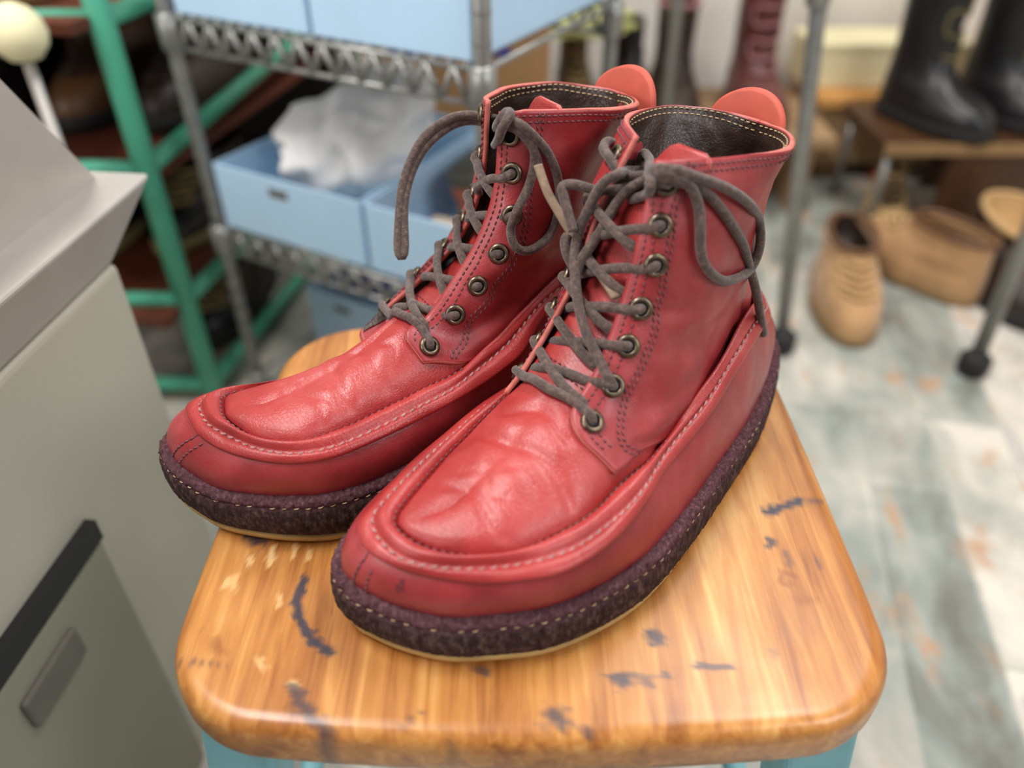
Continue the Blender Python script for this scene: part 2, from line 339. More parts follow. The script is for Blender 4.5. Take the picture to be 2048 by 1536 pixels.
def make_boot(D, label, loc, theta):
    root = tag(empty('boot', loc, theta), label, 'boot', 'pair of red leather boots')
    mm = .001
    def part(mb, name, mat, parent=root, **k): return mb.build(name, mat, parent, scale=mm, **k)
    nv, nf = 170, 150; n = nv + nf - 2
    J = halves(D['J'], D['Jf'], nv, nf); T = halves(D['T'], D['Tf'], nv, nf); O = halves(D['O'], D['Of'], nv, nf); P = halves(D['P'], D['Pf'], nv, nf)
    nJ = outward(J); nT = outward(T)
    # ---- crepe foxing band around the sole: rough, torn upper lip, then a stitched groove
    m2 = 640; J2 = spline(J, m2, True, 4); n2 = outward(J2)
    prof = [(-5, 1.5), (-1, 2.8), (1.0, 3.0), (2.6, 2.7), (4.0, 1.8), (4.9, .6), (5.3, -.8), (5.2, -1.8), (4.5, -2.6), (5.3, -3.4), (6.1, -5.4), (6.6, -8.5), (6.8, -11.5), (6.9, -15), (6.6, -18), (6.0, -21), (4.8, -23), (2.5, -24.3), (-3, -24.6)]
    G = []; band = []
    lift = lambda x: np.clip((x - 215) / 85, 0, 1) ** 2 * D.get('spring', 5)
    for k, (o, dz) in enumerate(prof):
        Q = J2 + n2 * o; Q[:, 2] = J2[:, 2] + dz * np.where(dz < 0, (J2[:, 2] - 4.6 - lift(J2[:, 0])) / 25.4, 1)
        amp = 1.35 if 1 <= k <= 7 else (.8 if k < 16 else .2)
        for i in range(m2):
            a = nz(Q[i], .3, 3) * .55 + nz(Q[i], .8, 9) * .65 + nz(Q[i], 1.7, 5) * .3
            if k in (1, 2, 3, 4): Q[i, 2] += amp * a * 1.1
            Q[i] += n2[i] * amp * a * .9
        G.append(Q); band += [1.0 if k <= 7 else (0.0 if k >= 10 else (.5 if k == 9 else .8))] * m2
    G = A(G)
    foxing = part(MB().grid(G, cc=True), 'crepe_welt', M['crepe'], attrs={'band': band})
    mb = MB(); gp = G[8] + n2 * .5; gp = (gp + np.roll(gp, 1, 0) + np.roll(gp, -1, 0)) / 3
    stitches(mb, np.vstack([gp, gp[:1]]), np.vstack([n2, n2[:1]]), 3.0, 3.0, .36, lift=.05, slant=.6, worn=.2)
    part(mb, 'welt_stitching', M['thread_tan'], foxing)
    # ---- outsole: pale gum rubber showing under the toe
    so = []
    for o, z in ((-14, 4.8), (4.2, 5.2), (4.6, 3.5), (3.8, 1.0), (2.2, 0), (-14, 0)):
        Q = J2 + n2 * o; Q[:, 2] = z + lift(J2[:, 0]) * (1 if z > .5 else .9) ; so.append(Q)
    mb = MB().grid(A(so), cc=True, cr=False); k = mb.n
    mb.f.append(tuple(k - m2 + i for i in range(m2))); mb.m.append(0)
    part(mb, 'outsole', M['tan_crepe'])
    # ---- toe wall / heel counter leather rising from the sole to the moccasin rim
    rows = []; bul = np.interp(J[:, 0], [0, 60, 150, 230, 300], [3.2, 2.2, 2.2, 3.6, 4.6]); dm = D['dents']
    for v in np.linspace(0, 1, 26):
        Q = J * (1 - v) + T * v; Q += nJ * (bul * math.sin(math.pi * min(1, v * 1.02)) ** .8)[:, None]
        Q[:, 2] += 1.6 * math.sin(math.pi * v)
        if v == 0: Q[:, 2] -= 3
        for i in range(n): Q[i] += nJ[i] * (nz(Q[i], .045, 5) * .8) * math.sin(math.pi * v)
        rows.append(Q)
    rows.append(T - nT * 2.0 + A((0, 0, .6))); rows.append(T - nT * 4 - A((0, 0, 3)))
    wallG = A(rows); wall = part(MB().grid(wallG, cc=True), 'toe_wall', M['leather'])
    wt = bvh(wallG, True)
    # vertical double seam in the middle of the toe
    mb = MB(); seam = MB()
    c = int(np.argmax(J[:, 0])) if 'toe_i' not in D else D['toe_i']
    c = int(np.argmin(np.linalg.norm(J - A(D['toe_seam']), axis=1)))
    for dc, w0 in ((-3.2, 0), (3.0, 1)):
        path = []
        for v in np.linspace(.06, .97, 20):
            k = (v * 25); a = wallG[int(k), c]; t = nrm(wallG[int(k), (c + 1) % n] - a); path.append(a + t * (dc * (1 + .25 * (1 - v)) + D['toe_lean'] * v))
        p, N = snap(wt, path, 0, (200, 0, 20)); stitches(mb, p, N, 2.6, 1.1, .42)
        if w0: seam.tube(p - N * .25, .55, 6)
    part(seam, 'toe_seam', M['thread_dark'], wall); part(mb, 'toe_stitching', M['thread'], wall)
    if D.get('mark'):
        mb = MB()
        for st in D['mark']: q, N = snap(wt, spline(st, 14), 0, (200, 0, 20)); mb.tube(q + N * .05, .28, 6)
        part(mb, 'embossed_mark', M['thread_dark'], wall)
    # ---- moccasin rim: flange edge, heavy stitch row, rolled ridge, down to the plug seam
    fr = np.clip((T[:, 0] - 120) / 60, 0, 1)[:, None]                       # 0 at the heel where the rim stands free, 1 at the toe
    rim = [T - nT * 1.5 - A((0, 0, 1.2)), T + nT * 1.6 - A((0, 0, 1.6)), T + nT * 2.2 - A((0, 0, .5)), T + nT * 2.0 + A((0, 0, .8)), T * .5 + O * .5 + nT * 1.5 + A((0, 0, .7))]
    rim += [O + nT * .7 + A((0, 0, .5)), O + A((0, 0, -.35)), O * .86 + P * .14 + A((0, 0, 1.3)) * fr]
    for v in (.3, .45, .6, .75, .88):
        rim.append(O * (1 - v) + P * v + A((0, 0, 1)) * (fr * (3.4 * math.sin(math.pi * (v * .86 + .1)) ** .9)) + nT * (1 - fr) * 1.2 * math.sin(math.pi * v))
    rim += [P + A((0, 0, -.2)) + A((0, 0, 1.0)) * (1 - fr), P - nT * 1.4 + A((0, 0, -1.6)) + A((0, 0, 1.2)) * (1 - fr), P - nT * 2.2 - A((0, 0, 6)), O - nT * 3.4 - A((0, 0, 8))]
    rimG = A(rim)
    for i in range(n):
        for k in range(4, 13): rimG[k, i, 2] += .35 * nz(rimG[k, i], .09, 2)
    rimo = part(MB().grid(rimG, cc=True), 'moccasin_rim', M['leather_vamp'])
    rt = bvh(rimG, True); mb = MB()
    p, N = snap(rt, np.vstack([O, O[:1]]), 0, (150, 0, 20)); stitches(mb, p, N, 3.6, 1.3, .72, slant=.9, lift=.25)
    part(mb, 'moccasin_stitching', M['thread_light'], rimo)
    mb = MB(); ln = MB()
    sel = [i for i in range(n) if P[i, 0] > 150]; sel = sorted(sel)
    pp = P[sel] + nT[sel] * .5 + A((0, 0, .45)); stitches(mb, pp, np.tile(A((0, 0, 1.)), (len(pp), 1)), 2.6, 1.2, .45, slant=.5)
    part(mb, 'plug_stitching', M['thread'], rimo)
    # seam across the rim where the quarters begin
    # ---- vamp plug
    i0 = [i for i in range(n) if P[i, 0] > D.get('plug_x', 140)]; L = P[i0] - nT[i0] * 1.2; L[:, 2] -= .6
    S = spline(D['spine'], 200); half = len(i0) // 2
    iv = int(np.argmax(L[:, 0])); f = np.r_[np.linspace(0, 1, iv + 1), np.linspace(1, 0, len(i0) - iv)[1:]]
    SP = np.stack([np.interp(f, np.linspace(0, 1, 200), S[:, k]) for k in range(3)], 1)
    R = []
    for r in np.linspace(0, 1, 44):
        Q = L * (1 - r) + SP * r; h = math.sin(r * math.pi / 2) ** .8
        Q[:, 2] = L[:, 2] * (1 - h) + SP[:, 2] * h; Q[:, 2] += 2.2 * min(1, r * 12) * (1 - r) ** 2
        R.append(Q)
    R = A(R)
    for k in range(44):
        for i in range(len(i0)):
            p = R[k, i]; e = min(1, k / 5); dz = 0
            dz += .28 * nz(p, .05, 4) + .12 * nz(p, .16, 6)
            sx = min(1, max(0, (172 - p[0]) / 28)); R[k, i, 2] += e * dz - 9 * sx * sx * (3 - 2 * sx)
    for _ in range(9):
        q = R.copy(); q[3:-1, 1:-1] = (R[3:-1, 1:-1] * 2 + R[2:-2, 1:-1] + R[4:, 1:-1] + R[3:-1, :-2] + R[3:-1, 2:]) / 6
        q[-1] = (R[-2] + R[-1] + R[-1] * 0 + R[-2][::-1]) / 3; R = q
    for k in range(44):
        for i in range(len(i0)):
            p = R[k, i]; e = min(1, k / 4)
            for (x0, y0, x1, y1, wd, amp) in D['creases']:
                ax, ay = x1 - x0, y1 - y0; LL = ax * ax + ay * ay; t = ((p[0] - x0) * ax + (p[1] - y0) * ay) / LL
                tc = min(1, max(0, t)); bow = 3.0 * math.sin(tc * 7 + x0); nx, ny = -ay / LL ** .5, ax / LL ** .5
                d2 = (p[0] - x0 - tc * ax - nx * bow) ** 2 + (p[1] - y0 - tc * ay - ny * bow) ** 2
                p[2] += e * amp * math.exp(-d2 / wd ** 2)
    vamp = part(MB().grid(R), 'vamp', M['leather_vamp'], weld=.0003)
    # ---- tongue
    Tc = spline(D['tongue'], 70); hw = np.interp(np.linspace(0, 1, 70), [0, .5, .9, .96, .985, 1], [20, 21, 14, 12.5, 11, 7.5])
    t = nrm(np.gradient(Tc, axis=0)); fwd = nrm(np.cross(A((0, 1., 0)), t)); fwd *= np.sign(fwd[:, :1]); G = []
    for u in np.linspace(-1, 1, 25):
        G.append(Tc + A((0, 1., 0)) * (hw * u)[:, None] - fwd * (5.5 * u * u * (1 - .85 * np.linspace(0, 1, 70)[:, None] ** 6)) + fwd * (A([.9 * nz(q + A((0, u * 20, 0)), .07, 8) + .9 * nz(q + A((0, u * 24, 0)), .03, 1) for q in Tc]) * (1 - np.linspace(0, 1, 70) ** 4))[:, None])
    G = A(G).transpose(1, 0, 2); o = part(MB().grid(G), 'tongue', [M['leather_vamp'], M['edge']])
    s = o.modifiers.new('thickness', 'SOLIDIFY'); s.thickness = .0026; s.offset = 0; s.material_offset_rim = 1
    mb = MB(); tt = bvh(G)
    for dd in (0, 2.2):
        p, N = snap(tt, [G[6 + int(dd), j] for j in range(2, 23)], 1.4, (100, 0, 100)); stitches(mb, p, N, 2.2, 1.1, .4, lift=0)
    part(mb, 'tongue_stitching', M['thread_dark'], o)
    # ---- quarters (the two halves of the shaft), lining, edges, stitch rows
    Q = {}
    for side in ('vis', 'far'):
        rw = [spline(r, 72) for r in D['rows_' + side]]; C = A(rw)
        Qs = np.stack([spline(C[:, j], 76) for j in range(72)], 1)
        # keep the front edge row parameter common to all columns
        for k in range(76):
            for j in range(72):
                p = Qs[k, j]; e = min(1, j / 6) * min(1, (75 - k) / 6)
                Qs[k, j] = p + A((0, 1, 0)) * (1 if side == 'vis' else -1) * e * (1.5 * nz(p, .035, 7) + .6 * nz(p, .1, 2) + sum(a * math.exp(-((p[0] - x) ** 2 + ((p[2] - z - .25 * (p[0] - x)) * 2.6) ** 2) / w2 ** 2) for x, z, w2, a in D['folds']))
        Q[side] = Qs
    vt = bvh(R)
    for side in Q:
        g = Q[side]; lift2 = np.zeros(g.shape[:2])
        for k in range(60):
            for j in range(72):
                p = g[k, j]
                if p[0] < 118: continue
                h = vt.ray_cast(Vector((p[0], p[1], p[2] + 50)), Vector((0, 0, -1)))[0]
                if h is not None and h.z > p[2] - 3.0: lift2[k, j] = h.z + 3.0 - p[2]
        req = lift2.copy()
        for it in range(40):
            e = np.pad(lift2, 1, mode='edge'); q = (e[1:-1, 1:-1] * 2 + e[:-2, 1:-1] + e[2:, 1:-1] + e[1:-1, :-2] + e[1:-1, 2:]) / 6; lift2 = np.maximum(q, req)
        g[..., 2] += lift2
    trees = {s: bvh(Q[s]) for s in Q}; cen = D['centre']
    quarters = {}
    for side in ('vis', 'far'):
        o = part(MB().grid(Q[side]), 'quarter', [M['leather'], M['edge']]); quarters[side] = o
        N = grid_normals(Q[side]); inw = N * np.sign(((A(cen) - Q[side]) * N).sum(-1).mean())
        me = o.data; flip = ((A(cen) * mm - A(me.polygons[2000].center)) @ A(me.polygons[2000].normal)) > 0
        if flip: me.flip_normals()
        s = o.modifiers.new('thickness', 'SOLIDIFY'); s.thickness = .0027; s.offset = -1; s.material_offset_rim = 1; s.use_even_offset = False
        lin = Q[side] + inw * 3.1; lin = lin[4:76, 1:]; lin[-1, :, 2] -= .6
        for k in range(72):
            for j in range(71): lin[k, j] += inw[k + 4, j + 1] * (1.0 * nz(lin[k, j], .06, 11) + .7 * nz(lin[k, j], .14, 3) + .3) * min(1, (71 - k) / 6)
        lo = part(MB().grid(lin), 'lining', M['lining'], o)
        mb = MB()
        for dd in (2.6, 5.6):
            dn = nrm(Q[side][70, 1:71] - Q[side][75, 1:71]); p, N2 = snap(trees[side], Q[side][75, 1:71] + dn * (1.0 * dd), 0, cen); stitches(mb, p, N2, 2.2, 1.0, .42)
        for dd in (2, 4):
            p, N2 = snap(trees[side], [Q[side][k, dd] for k in range(6, 74)], 0, cen); stitches(mb, p, N2, 2.2, 1.0, .4)
        if side == 'vis':
            st = spline(D['strip'], 120)
            for dd in (-1.3, 1.3):
                tv = nrm(np.gradient(st, axis=0)); p, N2 = snap(trees[side], st, 0, cen); sd = nrm(np.cross(N2, tv))
                p, N2 = snap(trees[side], p + sd * dd, 0, cen); stitches(mb, p, N2, 2.3, .9, .42, slant=1.0)
        part(mb, 'quarter_stitching', M['thread'], o)
        mb = MB(); N3 = grid_normals(lin)
        for dd in (1, 3):
            stitches(mb, lin[71 - dd, 1:], inw[75 - dd, 2:], 2.2, 1.1, .34, lift=.2)
        part(mb, 'lining_stitching', M['thread_tan'], lo)
    # ---- eyelets
    E = {'vis': [], 'far': []}; EN = {'vis': [], 'far': []}
    for side in ('vis', 'far'):
        for e in D['eye_' + side]:
            p, N = snap(trees[side], [e] + [A(e) + A(q) for q in ((0, 0, 6), (0, 0, -5), (6, 0, 2), (-6, 0, -2), (3, 0, 5), (-3, 0, 5), (4, 2, -3))], 0, cen); p, N = p[0], nrm(N.mean(0)); p = p + N * .7; E[side].append(p); EN[side].append(N)
            mb = MB(); mb.lathe([(2.9, -.6), (2.9, .9), (3.5, 1.5), (4.5, 1.5), (5.3, .9), (5.6, .1), (5.5, -.6)], 28, p, N)
            mb.cur = 1; mb.lathe([(0.01, .35), (2.95, .35)], 20, p, N)  # flat dark disc stands in for the shade inside the eyelet hole
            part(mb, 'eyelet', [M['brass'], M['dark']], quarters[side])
    # ---- pull tab at the back of the collar
    px, py, pz, ph, pw, lean, ry = D['tab']; mb = MB(); G = []
    for u in np.linspace(0, 1, 26):
        a = math.pi * u; row = []
        for k, (dy, s2) in enumerate(((-2.3, 0), (-2.6, .3), (-2.6, .94), (-1.5, 1), (1.5, 1), (2.6, .94), (2.6, .3), (2.3, 0))):
            yy = -math.cos(a) * pw * s2 * (1 if s2 > .5 else 1); zz = math.sin(a) ** .75 * ph * s2
            row.append((px - dy + lean * zz + .012 * yy * yy, py + yy, pz + zz))
        G.append(row)
    G = A(G); rr = math.radians(ry); c0 = A((px, py)); xy = G[..., :2] - c0
    G[..., 0] = c0[0] + xy[..., 0] * math.cos(rr) - xy[..., 1] * math.sin(rr); G[..., 1] = c0[1] + xy[..., 0] * math.sin(rr) + xy[..., 1] * math.cos(rr)
    mb.grid(G)
    mb.box((px - 2.2, py, pz - 8), (3.0, pw * 1.0, 34), rz=rr)
    o = part(mb, 'pull_tab', M['orange']); o['label'] = 'orange leather pull tab standing above the collar'
    # ---- laces
    lr = 2.35; mb = MB(); gy = D['gap_n']
    def strand(pts, r=lr, nn=60):
        q = spline(pts, nn)
        for i in range(4, nn - 4):
            h = vt.ray_cast(Vector((q[i, 0], q[i, 1], q[i, 2] + 40)), Vector((0, 0, -1)))[0]
            if h is not None and q[i, 0] > 140 and q[i, 2] < h.z + 3.2: q[i, 2] = h.z + 3.2
        for _ in range(3): q[1:-1] = (q[:-2] + q[1:-1] * 2 + q[2:]) / 4
        mb.tube(q, r, 10)
    m = len(E['vis'])
    for side, oth in (('vis', 'far'), ('far', 'vis')):
        for i in range(m):
            e, N = E[side][i], EN[side][i]; lo = max(0, i - 1)
            q, NQ = E[oth][lo], EN[oth][lo]; mid = (e + q) / 2; g = nrm(A(gy[0]) * (1 - i / 6) + A(gy[1]) * i / 6)
            d = nrm(q - e); ed = e + d * 8; qd = q - d * 6
            up = 3.4 if side == 'vis' else 5.2
            if i == 0:
                if side == 'vis': continue
                e0, N0 = E['far'][0], EN['far'][0]; e1, N1 = E['vis'][0], EN['vis'][0]; d = nrm(e1 - e0)
                strand([e0 - N0 * 3, e0 + N0 * 2.2, e0 + N0 * 4.5 + d * 4, e0 + d * 12 + g * 6, mid + g * 7.5, e1 - d * 10 + N1 * 5, e1 - d * 3.5 + N1 * 4, e1 - d * .5 + N1 * 1.5, e1 - N1 * 4]); continue
            if i == m - 1: continue
            strand([e - N * 4, e + N * 1.0, e + N * 3.4 + d * 2.5, ed + N * 3.6, mid * .6 + e * .4 + g * (up + 1), mid * .6 + q * .4 + g * up, qd - NQ * 1.0 - d * 2, qd - NQ * 3.5 + d * 3])
    for pts in D['lace_extra']: strand(pts, nn=110)
    mb.cur = 1
    for pts in D.get('lace_end', []): mb.tube(spline(pts, 60), 2.5, 8, flat=.55)
    lace = part(mb, 'shoelace', [M['lace'], M['lace_tip']]); lace['label'] = 'grey-brown suede lace tied in a bow'
    return root

def mirror_far(rows, ks): pass
V_T = [(-2, -5, 60), (14, 10, 63), (40, 24, 75), (58, 31, 81), (74, 36, 81), (93, 41, 77), (108, 45, 73), (121, 48, 69), (134, 50, 65), (148, 52, 62), (162, 54.5, 60), (182, 61, 58), (211, 66, 57), (235, 63, 56), (250, 55, 56), (261, 46, 55), (272, 34, 55), (282, 19, 55), (287, 6, 56), (287.5, -2, 56)]
V_O = [(0, -5, 65), (15, 9, 68), (40, 22, 80), (58, 29, 86), (74, 34, 85.5), (93, 39, 81.5), (108, 43, 77), (121, 46, 72.5), (134, 48, 69), (148, 50, 66), (162, 53, 63.5), (177, 58, 62), (191, 61, 61), (207, 62, 60), (224, 61, 59), (238, 57, 59), (252, 49, 58), (264, 40, 58), (275, 29, 58), (282, 18, 58), (284, 5, 59), (282.5, -3, 59)]
V_P = [(4, -5, 69), (18, 6, 73), (38, 17, 84), (56, 24, 91), (75, 30, 90), (93, 36, 85), (108, 40, 81), (121, 42, 77), (134, 44, 72), (148, 47, 68), (165, 50, 65), (185, 51, 63.5), (207, 54, 62), (227, 52, 61), (244, 48, 61), (256, 41, 61), (268, 29, 61), (274, 17, 61), (276, 8, 62), (275.5, 3, 62)]
LEFT = dict(
    J=[(-10, -5, 30), (-4, 8, 30), (24, 25, 30), (64, 42, 30), (116, 56, 30), (144, 63, 30), (188, 70, 30), (217, 67, 30), (240, 60, 30), (258, 49, 30), (275, 36, 30), (288, 18, 31), (295.6, 1, 32)],
    Jf=[(296, -11, 32), (290, -22, 31), (276, -30, 30), (255, -35, 30), (225, -36, 30), (200, -36.5, 30), (160, -33, 30), (110, -32, 30), (60, -29, 30), (20, -25, 30), (-3, -17, 30)],
    T=V_T, Tf=[(284, -10, 57), (270, -16, 58), (247, -24, 59), (222, -30, 59), (196, -35, 60), (165, -36, 62), (130, -34, 68), (100, -32, 76), (70, -30, 82), (35, -25, 72), (8, -17, 62)],
    O=V_O, Of=[(279.5, -8, 60), (266, -13.5, 61), (244, -20.5, 61.5), (220, -26.5, 62), (196, -31.5, 63), (165, -33, 65), (130, -32, 72), (100, -30, 80), (70, -28, 86), (35, -23, 77), (9, -15, 67)],
    P=V_P, Pf=[(272, -1, 62), (262, -6, 61.5), (241, -14, 61), (213, -22, 62.5), (191, -26, 66), (165, -29, 69), (130, -29, 77), (100, -27, 85), (70, -25, 91), (38, -20, 82), (16, -13, 72)],
    toe_seam=(295.6, 1, 32), toe_lean=-8, dents=[],
    spine=[(140, 2, 104), (165, 3, 98), (188, 5, 90), (208, 9, 82), (230, 14, 74.5), (248, 15, 69), (258, 15, 66)],
    tongue=[(188, 5, 88), (182, 4, 92.5), (172, 3, 99), (158, 1, 110), (144, -1, 126), (133, -3, 147), (123, -1, 164), (113, 3, 175), (109, 6, 182), (107, 7, 185.3)],
    creases=[(217, -14, 214, 56, 3.0, -1.7), (250, -4, 243, 46, 2.6, -1.1), (232, -8, 229, 24, 7, 1.2), (205, -12, 196, 28, 3.0, -1.3), (210, -10, 203, 30, 5, .8), (226, 20, 222, 54, 2.5, -.6), (238, 5, 236, 30, 2.2, -.5)],
    folds=[(120, 100, 16, -2.6), (95, 116, 18, 2.0), (132, 122, 12, -1.6), (75, 108, 14, -2.0), (110, 140, 16, 1.2), (100, 104, 12, -1.2), (118, 112, 12, 1.2), (60, 125, 12, 1.2)],
    rows_vis=[[(188, 50, 66), (170, 48.5, 65), (148, 46, 66), (123, 41, 70), (98, 33, 75), (75, 25, 80), (45, 15, 74), (25, 3, 64), (16, -5, 60)],
              [(195, 33, 79), (180, 41, 75), (155, 46, 75), (126, 41.5, 78), (98, 33, 83), (73, 25, 88), (45, 15, 85), (25, 3, 80), (17, -5, 77)],
              [(191, 23, 88), (176, 33, 84), (150, 40, 84), (123, 38, 88), (98, 31, 92), (72, 25, 96), (49, 14.5, 100), (34, 2.5, 102), (27, -5, 103)],
              [(170, 17, 103), (163, 27, 102), (148, 32, 103), (123, 33, 107), (98, 30, 112), (70, 25, 116), (48, 14, 118), (34, 2.5, 120), (27, -6, 120)],
              [(152, 12, 127), (148, 20, 127), (136, 26, 128), (118, 29, 132), (95, 28, 136), (70, 23.5, 138), (47, 14, 139), (31, 2, 139), (24, -7, 139)],
              [(141, 9, 156), (137, 17, 156), (126, 22, 157), (110, 25, 159), (90, 26, 160), (70, 24, 160), (48, 16, 160), (34, 4, 159), (28, -8, 158)],
              [(128, 3, 185), (124, 9, 185.5), (114, 14, 185), (101, 17, 183), (83, 21, 181), (69, 24, 179), (57, 26, 178), (45, 20, 178), (34, 7, 177), (31, -8, 177)]],
    rows_far=[[(188, -24, 68), (165, -26, 70), (130, -26, 75), (100, -24, 82), (70, -22, 86), (45, -18, 74), (25, -12, 64), (16, -5, 60)],
              [(193, -21, 76), (168, -27, 78), (130, -28, 82), (100, -26, 86), (70, -24, 90), (45, -19, 84), (25, -13, 79), (17, -5, 77)],
              [(186, -19, 86), (165, -28, 86), (130, -30, 90), (100, -29, 94), (70, -27, 97), (49, -21, 100), (34, -14, 102), (27, -5, 103)],
              [(169, -18, 105), (150, -30, 105), (124, -34, 108), (98, -33, 112), (70, -30, 116), (48, -24, 118), (34, -16, 120), (27, -6, 120)],
              [(152, -18, 127), (140, -30, 128), (118, -36, 132), (95, -36, 136), (70, -33, 138), (48, -27, 139), (32, -18, 139), (24, -7, 139)],
              [(139, -18, 157), (128, -33, 158), (110, -42, 159), (90, -43, 160), (68, -40, 160), (49, -32, 160), (35, -21, 159), (28, -8, 158)],
              [(119, -17, 188), (111, -27, 186.5), (102, -38, 185), (93, -45, 184), (78, -49, 182), (60, -48, 180), (44, -39, 178), (34, -26, 177), (31, -8, 177)]],
    centre=(85, -10, 130), gap_n=((.75, 0, .66), (1, 0, .3)),
    strip=[(116, 14, 184), (131, 26, 171), (138, 30, 146), (144, 32, 124), (155, 35, 106), (168, 39, 95), (177, 42, 82), (177, 44, 76), (169, 46, 68)],
    eye_vis=[(186, 32, 89), (170, 28, 98), (159, 25, 113), (149, 22, 127), (140, 20, 145), (138, 19, 163), (133, 16, 180)],
    eye_far=[(183, -27, 84), (170, -28, 96), (158, -28, 109), (148, -28, 122), (140, -28, 138), (132, -28, 158), (122, -26, 177)],
    tab=(27, -16, 166, 23, 23, -.1, 0), lace_extra=[], lace_end=[])
RIGHT = dict(LEFT)
def sh(rows, f): return [[f(*p) for p in r] for r in rows]
_fx = lambda x, y, z: (x - np.interp(z, [60, 80, 110, 150, 185], [14, 18, 20, 20, 20]) * min(1, max(0, (x - 20) / 80)), y + np.interp(z, [60, 90, 185], [4, 8, 13]), z)
